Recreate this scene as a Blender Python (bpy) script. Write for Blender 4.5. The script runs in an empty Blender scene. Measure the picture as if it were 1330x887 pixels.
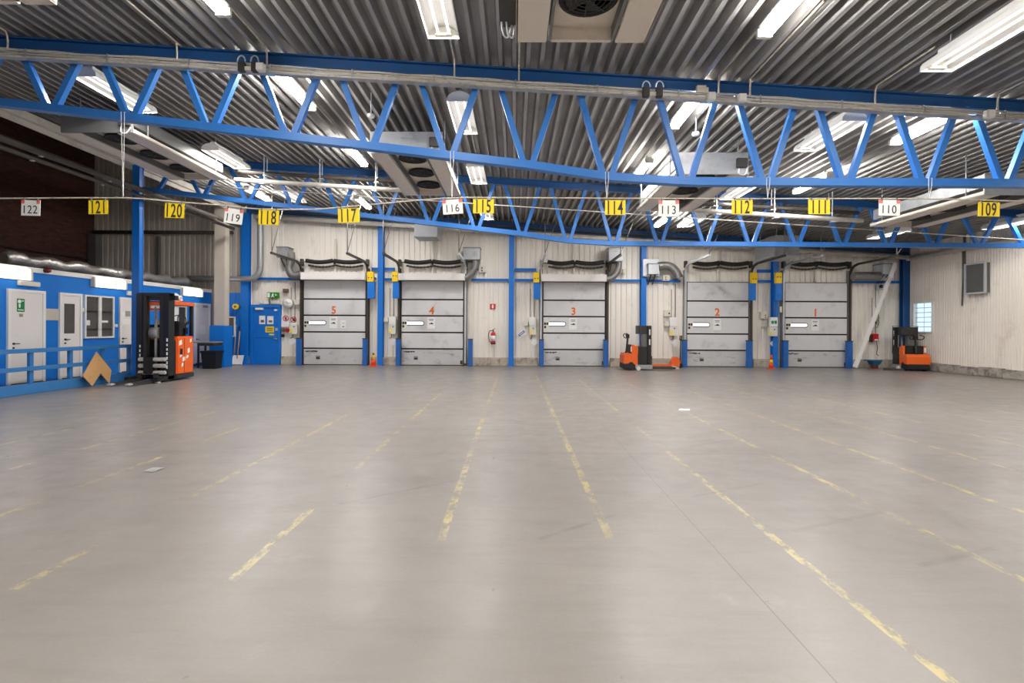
import bpy, bmesh, math, random
from mathutils import Vector, Matrix
random.seed(7)
C = bpy.context.scene.collection
PI = math.pi
# ------------------------------------------------------------------ camera frame (pixels of the 1330x887 photo)
F, PX, PY, EYE = 665.0, 668.0, 425.0, 1.5
ROLL = math.radians(0.3)
TR = math.tan(ROLL)
def un(x, y):
    return (x - PX) + TR * (y - PY), (y - PY) - TR * (x - PX)
def W(x, y, Y):
    u, v = un(x, y)
    return Vector((u * Y / F, Y, EYE - v * Y / F))
def WX(x, y, X):
    u, v = un(x, y)
    Y = X * F / u
    return Vector((X, Y, EYE - v * Y / F))
def roof(X):
    return 5.56 - 0.0576 * X
cam_d = bpy.data.cameras.new('camera')
cam = bpy.data.objects.new('camera', cam_d)
C.objects.link(cam)
cam.matrix_world = Matrix.Translation((0, 0, EYE)) @ Matrix.Rotation(PI / 2, 4, 'X') @ Matrix.Rotation(ROLL, 4, 'Z')
cam_d.sensor_width = 36.0
cam_d.sensor_fit = 'HORIZONTAL'
cam_d.lens = 36.0 * F / 1330.0
cam_d.shift_x = (665.0 - PX) / 1330.0
cam_d.shift_y = (PY - 443.5) / 1330.0
cam_d.clip_end = 200
bpy.context.scene.camera = cam

# ------------------------------------------------------------------ materials
def lin(c):
    c /= 255.0
    return c / 12.92 if c <= 0.04045 else ((c + 0.055) / 1.055) ** 2.4
def rgb(r, g, b):
    return (lin(r), lin(g), lin(b), 1.0)
MATS = {}
LIT_SLOT = None
def mat(name, col, rough=0.5, metal=0.0, var=0.12, scale=5.0, bump=0.0, stretch=(1, 1, 1), dirt=None, dirt_amt=0.0, dirt_scale=3.0, dirt_lo=0.5, coat=0.0, spec=0.5, emit=0.0):
    m = bpy.data.materials.new(name)
    m.use_nodes = True
    nt = m.node_tree
    N, L = nt.nodes, nt.links
    b = N['Principled BSDF']
    g = N.new('ShaderNodeNewGeometry')
    mp = N.new('ShaderNodeMapping')
    mp.inputs['Scale'].default_value = stretch
    L.new(g.outputs['Position'], mp.inputs['Vector'])
    no = N.new('ShaderNodeTexNoise')
    no.inputs['Scale'].default_value = scale
    no.inputs['Detail'].default_value = 5
    L.new(mp.outputs['Vector'], no.inputs['Vector'])
    mx = N.new('ShaderNodeMix')
    mx.data_type = 'RGBA'
    c = rgb(*col)
    mx.inputs[6].default_value = tuple(max(0, x * (1 - var)) for x in c[:3]) + (1,)
    mx.inputs[7].default_value = tuple(min(1, x * (1 + var)) for x in c[:3]) + (1,)
    L.new(no.outputs['Fac'], mx.inputs[0])
    out = mx.outputs[2]
    if dirt:
        n2 = N.new('ShaderNodeTexNoise')
        n2.inputs['Scale'].default_value = dirt_scale
        n2.inputs['Detail'].default_value = 8
        n2.inputs['Roughness'].default_value = 0.65
        L.new(mp.outputs['Vector'], n2.inputs['Vector'])
        r = N.new('ShaderNodeMapRange')
        r.inputs['From Min'].default_value = dirt_lo
        r.inputs['From Max'].default_value = dirt_lo + 0.18
        r.inputs['To Max'].default_value = dirt_amt
        L.new(n2.outputs['Fac'], r.inputs['Value'])
        m2 = N.new('ShaderNodeMix')
        m2.data_type = 'RGBA'
        m2.inputs[7].default_value = rgb(*dirt)
        L.new(r.outputs['Result'], m2.inputs[0])
        L.new(out, m2.inputs[6])
        out = m2.outputs[2]
    L.new(out, b.inputs['Base Color'])
    b.inputs['Roughness'].default_value = rough
    b.inputs['Metallic'].default_value = metal
    b.inputs['Specular IOR Level'].default_value = spec
    if coat:
        b.inputs['Coat Weight'].default_value = coat
    if emit:
        b.inputs['Emission Color'].default_value = c
        b.inputs['Emission Strength'].default_value = emit
    if bump:
        bp = N.new('ShaderNodeBump')
        bp.inputs['Strength'].default_value = bump
        bp.inputs['Distance'].default_value = 0.02
        L.new(no.outputs['Fac'], bp.inputs['Height'])
        L.new(bp.outputs['Normal'], b.inputs['Normal'])
    MATS[name] = m
    return m

BLUE = mat('blue_truss_paint', (46, 114, 190), 0.42, var=0.08, scale=3, dirt=(30, 60, 110), dirt_amt=0.25, dirt_lo=0.58)
BLUE_D = mat('dark_and_shaded_blue_paint', (24, 76, 132), 0.45, var=0.12, scale=4)  # dark blue parts; on truss top chords it is painted-in shade
BLUE_W = mat('blue_wall_paint', (0, 118, 212), 0.55, var=0.06, scale=2, dirt=(10, 60, 120), dirt_amt=0.3, dirt_lo=0.6)
BLUE_R = mat('worn_blue_railing_paint', (52, 118, 178), 0.5, var=0.12, scale=8, dirt=(90, 110, 125), dirt_amt=0.7, dirt_scale=7, dirt_lo=0.6)
BLUE_P = mat('blue_column_paint', (8, 114, 208), 0.45, var=0.06, scale=2, dirt=(40, 60, 90), dirt_amt=0.3, dirt_lo=0.62)
GUARD = mat('scuffed_blue_steel', (28, 98, 176), 0.5, var=0.15, scale=6, dirt=(104, 86, 84), dirt_amt=0.7, dirt_scale=4, dirt_lo=0.55)
WALL_B = mat('beige_sheet', (244, 238, 228), 0.5, var=0.04, scale=1.0, dirt=(176, 158, 134), dirt_amt=0.4, dirt_scale=1.6, dirt_lo=0.58, stretch=(1, 1, 0.9))
WALL_R = mat('beige_sheet_side', (240, 233, 222), 0.5, var=0.06, scale=1.2, dirt=(165, 148, 124), dirt_amt=0.3, dirt_scale=1.6, dirt_lo=0.56, stretch=(1, 1, 0.9))
PLINTH = mat('concrete_plinth', (196, 184, 168), 0.8, var=0.2, scale=5, bump=0.4, dirt=(92, 82, 74), dirt_amt=0.7, dirt_scale=4, dirt_lo=0.5)
STONE = mat('rough_stone_plinth', (168, 160, 150), 0.85, var=0.3, scale=9, bump=0.9, dirt=(80, 76, 72), dirt_amt=0.8, dirt_scale=5, dirt_lo=0.47)
DECK = mat('galvanised_deck', (164, 161, 157), 0.5, metal=0.35, var=0.16, scale=2.5, dirt=(84, 82, 80), dirt_amt=0.5, dirt_scale=1.6, dirt_lo=0.5, stretch=(1, 0.5, 1))
GALV = mat('galvanised_steel', (170, 172, 174), 0.42, metal=0.45, var=0.12, scale=4, dirt=(118, 116, 112), dirt_amt=0.4)
GALV_D = mat('dull_and_shaded_galvanised', (118, 118, 116), 0.5, metal=0.4, var=0.12, scale=3)  # dull steel; on the darker cooler housings it is painted-in shade
PAN = mat('pale_drip_pan', (216, 206, 194), 0.4, var=0.07, scale=3, dirt=(176, 160, 140), dirt_amt=0.4, dirt_lo=0.55)
GALV_L = mat('light_galvanised', (196, 200, 204), 0.38, metal=0.3, var=0.08, scale=4)
DOORP = mat('dock_panel_grey', (218, 217, 217), 0.38, var=0.05, scale=2, dirt=(164, 160, 156), dirt_amt=0.5, dirt_scale=2.2, dirt_lo=0.56)
DOORS = mat('scuffed_dock_panel', (200, 199, 198), 0.42, var=0.08, scale=3, dirt=(92, 90, 88), dirt_amt=0.7, dirt_scale=3.4, dirt_lo=0.565, stretch=(0.7, 1, 1.8))
SEAL = mat('black_rubber', (30, 29, 29), 0.7, var=0.2, scale=8)
BLACK = mat('black_paint', (28, 28, 30), 0.45, var=0.2, scale=6, dirt=(70, 66, 62), dirt_amt=0.4, dirt_lo=0.6)
DARK = mat('dark_steel', (60, 58, 56), 0.5, metal=0.3, var=0.2, scale=6)
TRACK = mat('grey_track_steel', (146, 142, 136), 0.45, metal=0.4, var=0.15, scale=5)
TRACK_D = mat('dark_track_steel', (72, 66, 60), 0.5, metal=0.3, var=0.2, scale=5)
WHITE = mat('white_paint', (236, 234, 230), 0.45, var=0.04, scale=4)
WHITE_D = mat('white_door_paint', (232, 226, 222), 0.4, var=0.03, scale=2, dirt=(196, 188, 182), dirt_amt=0.35, dirt_lo=0.6)
CREAM = mat('cream_plastic', (224, 220, 206), 0.45, var=0.05, scale=6)
PAPER = mat('white_paper', (240, 239, 236), 0.6, var=0.03, scale=6)
GREYTXT = mat('dark_print', (44, 44, 48), 0.6, var=0.1, scale=9)
GREYPR = mat('grey_print', (150, 150, 150), 0.6, var=0.3, scale=60)
YELLOW = mat('yellow_sign', (248, 214, 20), 0.45, var=0.03, scale=6)
YELLOW_B = mat('yellow_box_paint', (246, 206, 24), 0.45, var=0.06, scale=6, dirt=(180, 140, 40), dirt_amt=0.3)
ORANGE = mat('orange_truck_paint', (240, 104, 34), 0.35, var=0.06, scale=5, dirt=(168, 60, 24), dirt_amt=0.3, dirt_lo=0.6)
ORANGE_N = mat('orange_numeral', (236, 118, 40), 0.5, var=0.05, scale=5)
RED = mat('red_paint', (206, 34, 30), 0.35, var=0.08, scale=6)
PINK = mat('faded_red_tab', (228, 118, 110), 0.6, var=0.1, scale=20)
GREEN = mat('green_sign', (16, 128, 72), 0.45, var=0.05, scale=8)
GREEN_E = mat('exit_sign_green', (40, 140, 40), 0.45, var=0.05, scale=8)  # plain green of the exit sign, without emission
SIGNBLUE = mat('sign_blue', (24, 84, 170), 0.5, var=0.05, scale=8)
PLY = mat('plywood_sheet', (206, 160, 106), 0.6, var=0.14, scale=3, stretch=(1, 1, 6), dirt=(168, 120, 74), dirt_amt=0.4)
WOOD = mat('pale_wood', (196, 160, 120), 0.6, var=0.15, scale=8)
CABLE = mat('beige_cable', (198, 190, 176), 0.55, var=0.15, scale=14, dirt=(110, 100, 90), dirt_amt=0.6, dirt_scale=10)
PIPE = mat('painted_pipe', (206, 200, 190), 0.45, var=0.08, scale=4, dirt=(140, 130, 120), dirt_amt=0.4)
PIPE_D = mat('dark_insulated_pipe', (72, 66, 60), 0.6, var=0.2, scale=5)
FOIL = mat('silver_foil', (200, 196, 190), 0.28, metal=0.8, var=0.2, scale=16, bump=1.0)
FLEX = mat('flexible_duct', (136, 134, 132), 0.4, metal=0.5, var=0.15, scale=10)
BIN = mat('black_plastic', (22, 22, 24), 0.5, var=0.15, scale=6)
WORN = mat('worn_pale_steel', (206, 202, 196), 0.5, metal=0.2, var=0.15, scale=9, dirt=(60, 56, 52), dirt_amt=0.8, dirt_scale=9, dirt_lo=0.55)
WALK = mat('walkway_boards', (96, 92, 88), 0.7, var=0.15, scale=4)
BEIGE_CON = mat('beige_concrete', (206, 196, 182), 0.7, var=0.08, scale=3, bump=0.1)
BAG = mat('white_plastic_bag', (230, 230, 228), 0.4, var=0.06, scale=12, bump=0.8)
GREYBD = mat('grey_laminate', (150, 148, 144), 0.45, var=0.06, scale=6)
BROWN = mat('brown_box', (110, 88, 70), 0.6, var=0.2, scale=12)

def emission(name, col, strength):
    m = bpy.data.materials.new(name)
    m.use_nodes = True
    nt = m.node_tree
    nt.nodes.clear()
    e = nt.nodes.new('ShaderNodeEmission')
    e.inputs['Color'].default_value = col
    e.inputs['Strength'].default_value = strength
    o = nt.nodes.new('ShaderNodeOutputMaterial')
    nt.links.new(e.outputs[0], o.inputs[0])
    return m
LIGHT_COL = (1.0, 0.972, 0.94, 1)
LIT_SLOT = emission('daylit_slot_window', (0.97, 0.98, 1.0, 1), 0.85)
TUBE = emission('fluorescent_tube', LIGHT_COL, 1.7)
STRIP = emission('lit_strip_diffuser', LIGHT_COL, 82.0)
WARM = emission('lit_wall_diffuser', (1.0, 0.87, 0.74, 1), 6.0)

def glass(name, col, rough, alpha_trans):
    m = bpy.data.materials.new(name)
    m.use_nodes = True
    b = m.node_tree.nodes['Principled BSDF']
    b.inputs['Base Color'].default_value = col
    b.inputs['Roughness'].default_value = rough
    b.inputs['Transmission Weight'].default_value = alpha_trans
    b.inputs['IOR'].default_value = 1.1
    return m
GLASS = glass('window_glass', (0.9, 0.97, 1, 1), 0.35, 1.0)
GLASS_D = mat('dark_reflective_glass', (70, 66, 62), 0.12, var=0.25, scale=2.5, spec=0.7)

def brick():
    m = bpy.data.materials.new('dark_brick')
    m.use_nodes = True
    nt = m.node_tree
    N, L = nt.nodes, nt.links
    b = N['Principled BSDF']
    g = N.new('ShaderNodeNewGeometry')
    s = N.new('ShaderNodeSeparateXYZ')
    c = N.new('ShaderNodeCombineXYZ')
    L.new(g.outputs['Position'], s.inputs[0])
    L.new(s.outputs['Y'], c.inputs['X'])
    L.new(s.outputs['Z'], c.inputs['Y'])
    t = N.new('ShaderNodeTexBrick')
    t.inputs['Color1'].default_value = rgb(104, 58, 42)
    t.inputs['Color2'].default_value = rgb(78, 42, 32)
    t.inputs['Mortar'].default_value = rgb(66, 52, 46)
    t.inputs['Scale'].default_value = 1.0
    t.inputs['Brick Width'].default_value = 0.25
    t.inputs['Row Height'].default_value = 0.077
    t.inputs['Mortar Size'].default_value = 0.012
    L.new(c.outputs[0], t.inputs['Vector'])
    L.new(t.outputs['Color'], b.inputs['Base Color'])
    b.inputs['Roughness'].default_value = 0.85
    return m
BRICK = brick()

def math_node(nt, op, a, b=None):
    n = nt.nodes.new('ShaderNodeMath')
    n.operation = op
    for i, v in enumerate((a, b)):
        if v is None:
            continue
        if isinstance(v, (int, float)):
            n.inputs[i].default_value = v
        else:
            nt.links.new(v, n.inputs[i])
    return n.outputs[0]

SKIDS = [((700, 700), (800, 668), 0.03), ((878, 583), (950, 571), 0.03), ((1030, 690), (1150, 664), 0.04), ((440, 655), (600, 622), 0.03),
         ((600, 598), (700, 588), 0.02), ((900, 645), (990, 628), 0.03), ((330, 600), (180, 604), 0.02), ((1195, 735), (1290, 712), 0.04), ((160, 590), (340, 580), 0.03)]
def floor_mat(name, lines):
    m = bpy.data.materials.new(name)
    m.use_nodes = True
    nt = m.node_tree
    N, L = nt.nodes, nt.links
    b = N['Principled BSDF']
    g = N.new('ShaderNodeNewGeometry')
    pos = g.outputs['Position']
    s = N.new('ShaderNodeSeparateXYZ')
    L.new(pos, s.inputs[0])
    def noise(scale, detail=6, rough=0.6, st=(1, 1, 1)):
        mp = N.new('ShaderNodeMapping')
        mp.inputs['Scale'].default_value = st
        L.new(pos, mp.inputs['Vector'])
        n = N.new('ShaderNodeTexNoise')
        n.inputs['Scale'].default_value = scale
        n.inputs['Detail'].default_value = detail
        n.inputs['Roughness'].default_value = rough
        L.new(mp.outputs[0], n.inputs['Vector'])
        return n.outputs['Fac']
    def ramp(v, lo, hi, a=0.0, z=1.0):
        r = N.new('ShaderNodeMapRange')
        r.inputs['From Min'].default_value = lo
        r.inputs['From Max'].default_value = hi
        r.inputs['To Min'].default_value = a
        r.inputs['To Max'].default_value = z
        L.new(v, r.inputs['Value'])
        return r.outputs['Result']
    def mixc(f, a, c):
        x = N.new('ShaderNodeMix')
        x.data_type = 'RGBA'
        if isinstance(f, float): x.inputs[0].default_value = f
        else: L.new(f, x.inputs[0])
        if isinstance(a, tuple): x.inputs[6].default_value = a
        else: L.new(a, x.inputs[6])
        if isinstance(c, tuple): x.inputs[7].default_value = c
        else: L.new(c, x.inputs[7])
        return x.outputs[2]
    big = noise(0.45, 4)
    mid = noise(2.2, 7, 0.65, (1, 1.6, 1))
    fine = noise(38, 4, 0.7)
    col = mixc(ramp(big, 0.3, 0.7), rgb(129, 123, 117), rgb(142, 136, 130))
    col = mixc(ramp(mid, 0.45, 0.8, 0, 0.4), col, rgb(118, 112, 107))
    col = mixc(ramp(noise(1.1, 9, 0.72), 0.6, 0.78, 0, 0.4), col, rgb(176, 172, 167))
    col = mixc(ramp(fine, 0.35, 0.65, 0, 0.16), col, rgb(110, 104, 98))
    col = mixc(ramp(noise(2.4, 6, 0.7, (0.35, 2.6, 1)), 0.5, 0.74, 0, 0.35), col, rgb(108, 102, 97))  # streaky floor sheen put into the colour as darker bands
    # saw-cut joints
    jy = math_node(nt, 'COMPARE', s.outputs['Y'], 6.1); jy.node.inputs[2].default_value = 0.006
    jx = math_node(nt, 'COMPARE', s.outputs['X'], 1.376); jx.node.inputs[2].default_value = 0.004
    jx2 = math_node(nt, 'COMPARE', s.outputs['X'], -4.62); jx2.node.inputs[2].default_value = 0.005
    jy2 = math_node(nt, 'COMPARE', s.outputs['Y'], 12.2); jy2.node.inputs[2].default_value = 0.008
    j = math_node(nt, 'MAXIMUM', math_node(nt, 'MAXIMUM', jy, jx), math_node(nt, 'MAXIMUM', jx2, jy2))
    col = mixc(math_node(nt, 'MULTIPLY', j, 0.6), col, rgb(92, 84, 78))
    col = mixc(ramp(noise(1.9, 3, 0.5), 0.72, 0.8, 0, 0.5), col, rgb(96, 90, 84))
    col = mixc(ramp(noise(9, 2, 0.5), 0.76, 0.8, 0, 0.5), col, rgb(92, 86, 80))
    # tyre scuffs
    sk = None
    for (a, c, w) in SKIDS:
        ua, va = un(*a); uc, vc = un(*c)
        A = Vector((ua * EYE / va, F * EYE / va, 0)); B = Vector((uc * EYE / vc, F * EYE / vc, 0))
        d = B - A
        mid_ = (A + B) / 2
        mp = N.new('ShaderNodeMapping'); mp.vector_type = 'TEXTURE'
        mp.inputs['Location'].default_value = mid_
        mp.inputs['Rotation'].default_value = (0, 0, math.atan2(d.y, d.x))
        L.new(pos, mp.inputs['Vector'])
        q = N.new('ShaderNodeSeparateXYZ')
        L.new(mp.outputs[0], q.inputs[0])
        e1 = math_node(nt, 'COMPARE', q.outputs['X'], 0.0); e1.node.inputs[2].default_value = d.length / 2
        ay = math_node(nt, 'ABSOLUTE', q.outputs['Y'])
        e2 = ramp(ay, w, w * 0.3)
        e = math_node(nt, 'MULTIPLY', e1, e2)
        sk = e if sk is None else math_node(nt, 'MAXIMUM', sk, e)
    sk = math_node(nt, 'MULTIPLY', sk, ramp(noise(5, 6), 0.35, 0.65, 0.1, 0.6))
    col = mixc(sk, col, rgb(104, 98, 94))
    if lines:
        col = mixc(ramp(noise(1.6, 5, 0.6, (0.6, 1, 1)), 0.42, 0.62, 0, 0.6), col, rgb(122, 114, 104))
        worn = math_node(nt, 'MULTIPLY', ramp(noise(7, 8, 0.75, (1.6, 0.8, 1)), 0.46, 0.55), ramp(noise(0.9, 4), 0.34, 0.55))
        col = mixc(math_node(nt, 'MULTIPLY', worn, 0.72), col, rgb(196, 178, 116))
    L.new(col, b.inputs['Base Color'])
    L.new(ramp(noise(3.0, 8, 0.7), 0.3, 0.7, 0.27, 0.42), b.inputs['Roughness'])
    b.inputs['Specular IOR Level'].default_value = 0.5
    bp = N.new('ShaderNodeBump')
    bp.inputs['Strength'].default_value = 0.06
    bp.inputs['Distance'].default_value = 0.01
    L.new(fine, bp.inputs['Height'])
    L.new(bp.outputs['Normal'], b.inputs['Normal'])
    return m
FLOOR = floor_mat('worn_concrete_floor', False)
FLOOR_L = floor_mat('concrete_with_worn_yellow_line', True)

# ------------------------------------------------------------------ mesh builder
class MB:
    def __init__(self):
        self.bm = bmesh.new()
    def quad(self, *p):
        self.bm.faces.new([self.bm.verts.new(q) for q in p])
        return self
    def box(self, x0, x1, y0, y1, z0, z1, bev=0.0):
        b = bmesh.new()
        bmesh.ops.create_cube(b, size=1.0)
        for v in b.verts:
            v.co = Vector(((x0 + x1) / 2 + v.co.x * (x1 - x0), (y0 + y1) / 2 + v.co.y * (y1 - y0), (z0 + z1) / 2 + v.co.z * (z1 - z0)))
        if bev:
            bmesh.ops.bevel(b, geom=list(b.edges), offset=bev, segments=2, affect='EDGES')
        return self.add(b)
    def add(self, b, M=None):
        me = bpy.data.meshes.new('tmp')
        b.to_mesh(me); b.free()
        if M is not None:
            me.transform(M)
        self.bm.from_mesh(me)
        bpy.data.meshes.remove(me)
        return self
    def pbox(self, x0, y0, x1, y1, Y, depth, bev=0.0):
        p = W((x0 + x1) / 2, (y0 + y1) / 2, Y)
        w = abs(x1 - x0) * Y / F / 2; h = abs(y1 - y0) * Y / F / 2
        return self.box(p.x - w, p.x + w, Y, Y + depth, p.z - h, p.z + h, bev)
    def bar(self, p, q, w, h, up=Vector((0, 0, 1))):
        p, q = Vector(p), Vector(q)
        d = (q - p)
        n = d.normalized()
        s = n.cross(up)
        if s.length < 1e-4: s = Vector((1, 0, 0))
        s.normalize()
        u = s.cross(n).normalized()
        vs = []
        for e in (p, q):
            for (a, c) in ((-1, -1), (1, -1), (1, 1), (-1, 1)):
                vs.append(self.bm.verts.new(e + s * (a * w / 2) + u * (c * h / 2)))
        for f in ((0, 1, 2, 3), (7, 6, 5, 4), (0, 4, 5, 1), (1, 5, 6, 2), (2, 6, 7, 3), (3, 7, 4, 0)):
            self.bm.faces.new([vs[i] for i in f])
        return self
    def tube(self, path, r, n=8, caps=True, rib=0.0, ribn=0):
        pts = [Vector(p) for p in path]
        rs = [r] * len(pts) if not isinstance(r, (list, tuple)) else list(r)
        if rib:
            np_, nr = [], []
            for i in range(len(pts) - 1):
                for k in range(ribn):
                    t = k / ribn
                    np_.append(pts[i].lerp(pts[i + 1], t)); nr.append(rs[i] * (1 + (rib if k % 2 else -rib)))
            np_.append(pts[-1]); nr.append(rs[-1])
            pts, rs = np_, nr
        rings = []
        prev = None
        for i, p in enumerate(pts):
            d = (pts[min(i + 1, len(pts) - 1)] - pts[max(i - 1, 0)]).normalized()
            if prev is None:
                a = Vector((0, 0, 1)) if abs(d.z) < 0.9 else Vector((1, 0, 0))
            else:
                a = prev
            s = (a - d * a.dot(d)).normalized()
            prev = s
            t = d.cross(s)
            rings.append([self.bm.verts.new(p + (s * math.cos(2 * PI * k / n) + t * math.sin(2 * PI * k / n)) * rs[i]) for k in range(n)])
        for i in range(len(rings) - 1):
            for k in range(n):
                f = self.bm.faces.new((rings[i][k], rings[i][(k + 1) % n], rings[i + 1][(k + 1) % n], rings[i + 1][k]))
                f.smooth = n > 5
        if caps:
            self.bm.faces.new(rings[0][::-1]); self.bm.faces.new(rings[-1])
        return self
    def prism(self, pts, vec):
        vec = Vector(vec)
        a = [self.bm.verts.new(Vector(p)) for p in pts]
        b = [self.bm.verts.new(Vector(p) + vec) for p in pts]
        n = len(a)
        self.bm.faces.new(a[::-1]); self.bm.faces.new(b)
        for i in range(n):
            self.bm.faces.new((a[i], a[(i + 1) % n], b[(i + 1) % n], b[i]))
        return self
    def lathe(self, prof, c, n=20, axis='Z'):
        c = Vector(c)
        rings = []
        for (r, h) in prof:
            ring = []
            for k in range(n):
                a = 2 * PI * k / n
                v = Vector((r * math.cos(a), r * math.sin(a), h))
                if axis == 'Y': v = Vector((v.x, v.z, v.y))
                if axis == 'X': v = Vector((v.z, v.x, v.y))
                ring.append(self.bm.verts.new(c + v))
            rings.append(ring)
        for i in range(len(rings) - 1):
            for k in range(n):
                f = self.bm.faces.new((rings[i][k], rings[i][(k + 1) % n], rings[i + 1][(k + 1) % n], rings[i + 1][k]))
                f.smooth = True
        if prof[0][0] > 1e-5: self.bm.faces.new(rings[0][::-1])
        if prof[-1][0] > 1e-5: self.bm.faces.new(rings[-1])
        return self
    def ring(self, c, R, r, n=24, m=6):
        c = Vector(c)
        path = [c + Vector((R * math.cos(2 * PI * k / n), R * math.sin(2 * PI * k / n), 0)) for k in range(n + 1)]
        return self.tube(path, r, m, caps=False)
    def build(self, name, mats, parent=None, local=False):
        bmesh.ops.recalc_face_normals(self.bm, faces=list(self.bm.faces))
        me = bpy.data.meshes.new(name)
        self.bm.to_mesh(me); self.bm.free()
        for m in (mats if isinstance(mats, (list, tuple)) else [mats]):
            me.materials.append(m)
        o = bpy.data.objects.new(name, me)
        C.objects.link(o)
        if parent is not None:
            if not local:
                me.transform(WM[parent.name].inverted())
            o.parent = parent
            WM[o.name] = WM[parent.name].copy()
        else:
            xs = [v.co for v in me.vertices]
            lo = Vector((min(v.x for v in xs), min(v.y for v in xs), min(v.z for v in xs)))
            hi = Vector((max(v.x for v in xs), max(v.y for v in xs), max(v.z for v in xs)))
            c = Vector(((lo.x + hi.x) / 2, (lo.y + hi.y) / 2, lo.z))
            me.transform(Matrix.Translation(-c))
            o.location = c
            WM[o.name] = Matrix.Translation(c)
        return o
WM = {}
def thing(name, label, cat, loc=(0, 0, 0), rotz=0.0, group=None, rot=None):
    o = bpy.data.objects.new(name, None)
    o.empty_display_size = 0.2
    C.objects.link(o)
    o.location = loc
    o.rotation_euler = rot if rot else (0, 0, rotz)
    WM[o.name] = Matrix.Translation(loc) @ o.rotation_euler.to_matrix().to_4x4()
    o['label'] = label; o['category'] = cat
    if group: o['group'] = group
    return o
def tag(o, label, cat, group=None):
    o['label'] = label; o['category'] = cat
    if group: o['group'] = group
    return o
def struct(o):
    o['kind'] = 'structure'
    return o
def dup(root, loc, label, rot=None):
    r = root.copy(); C.objects.link(r)
    r.location = loc
    if rot is not None: r.rotation_euler = rot
    r['label'] = label
    WM[r.name] = Matrix.Translation(loc) @ r.rotation_euler.to_matrix().to_4x4()
    for ch in list(root.children):
        c = ch.copy(); C.objects.link(c); c.parent = r
        for g in ch.children:
            d = g.copy(); C.objects.link(d); d.parent = c
    return r
def text(s, size, name, m, parent, xs=1.0, bold=0.0, loc=(0, 0, 0), rot=None):
    """Lettering in the local XZ plane of the parent, read from -Y."""
    cu = bpy.data.curves.new('t', 'FONT')
    cu.body = s; cu.size = size; cu.align_x = 'CENTER'; cu.align_y = 'CENTER'
    cu.extrude = 0.0015; cu.offset = bold; cu.space_character = 1.12
    o = bpy.data.objects.new('t', cu)
    C.objects.link(o)
    dg = bpy.context.evaluated_depsgraph_get()
    me = bpy.data.meshes.new_from_object(o.evaluated_get(dg))
    bpy.data.objects.remove(o); bpy.data.curves.remove(cu)
    xs_ = [v.co.x for v in me.vertices]; ys_ = [v.co.y for v in me.vertices]
    me.transform(Matrix.Translation((-(min(xs_) + max(xs_)) / 2, -(min(ys_) + max(ys_)) / 2, 0)))
    M = Matrix.Translation(loc) @ (rot if rot else Matrix.Identity(4)) @ Matrix.Rotation(PI / 2, 4, 'X') @ Matrix.Diagonal((xs, 1, 1, 1))
    me.transform(M)
    me.materials.clear(); me.materials.append(m)
    me.name = name
    b = bpy.data.objects.new(name, me)
    C.objects.link(b)
    b.parent = parent
    return b

# ================================================================== THE SETTING
XL, XR, YB, YR, XC = -16.4, 15.25, 20.0, -4.0, -10.3
# floor: one mesh, the worn paint lines are strips of it
LINES = {-6.4: [(6, 12)], -5.22: [(5.3, 5.6), (6.2, 9)], -4.03: [(3.9, 4.5), (4.75, 7.6)], -2.83: [(2.9, 3.5), (4.5, 9)], -1.66: [(3.0, 4.2), (5.4, 11.5)],
         -0.51: [(3.6, 16)], 0.69: [(3.65, 16.5)], 1.87: [(2.0, 15)], 3.06: [(2.8, 14)], 4.2: [(3.8, 13)], 5.36: [(5.0, 13)], 6.55: [(6.5, 14)], 7.75: [(6.8, 12)], 8.95: [(8, 12)]}
f = MB()
fm = []
def fq(x0, x1, y0, y1, mi):
    vs = [f.bm.verts.new((x, y, 0)) for x, y in ((x0, y0), (x1, y0), (x1, y1), (x0, y1))]
    f.bm.faces.new(vs).material_index = mi
x = XL - 0.2
for lx in sorted(LINES):
    fq(x, lx - 0.032, YR, YB + 0.2, 0)
    y = YR
    for (a, b) in LINES[lx]:
        fq(lx - 0.032, lx + 0.032, y, a, 0); fq(lx - 0.032, lx + 0.032, a, b, 1); y = b
    fq(lx - 0.032, lx + 0.032, y, YB + 0.2, 0)
    x = lx + 0.032
fq(x, XR + 0.2, YR, YB + 0.2, 0)
fo = f.build('floor', [FLOOR, FLOOR_L])
struct(fo)

def corrugated(mb, a, b, z0, z1, axis, base, pitch, groove, depth, sign, taper=0.35):
    """Trapezoid sheet running along an axis from a to b, between heights; ribs stand at base, grooves lie depth behind (sign points out of the room)."""
    n = int(round((b - a) / pitch))
    pts = []
    for i in range(n):
        s = a + (b - a) * i / n
        p = (b - a) / n
        g = groove * p; t = taper * g
        pts += [(s, 0), (s + p - g, 0), (s + p - g + t, 1), (s + p - t, 1)]
    pts.append((b, 0))
    prev = None
    for (s, d) in pts:
        o = base + sign * depth * d
        if axis == 'X': p0, p1 = (s, o, z0), (s, o, z1)
        else: p0, p1 = (o, s, z0), (o, s, z1)
        cur = (mb.bm.verts.new(p0), mb.bm.verts.new(p1))
        if prev: mb.bm.faces.new((prev[0], cur[0], cur[1], prev[1]))
        prev = cur

# back wall with an opening-free sheet; seam trims between bays
m = MB()
corrugated(m, XC - 0.3, XR, 0.0, 6.5, 'X', YB - 0.03, 0.205, 0.42, 0.04, 1, 0.12)
struct(m.build('wall_back', WALL_B))
m = MB()
corrugated(m, XL, XC - 0.3, 0.0, 8.7, 'X', YB - 0.03, 0.2, 0.4, 0.04, 1)
struct(m.build('wall_back_left', mat('grey_sheet', (204, 196, 186), 0.6, var=0.08, scale=1.5)))
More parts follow.
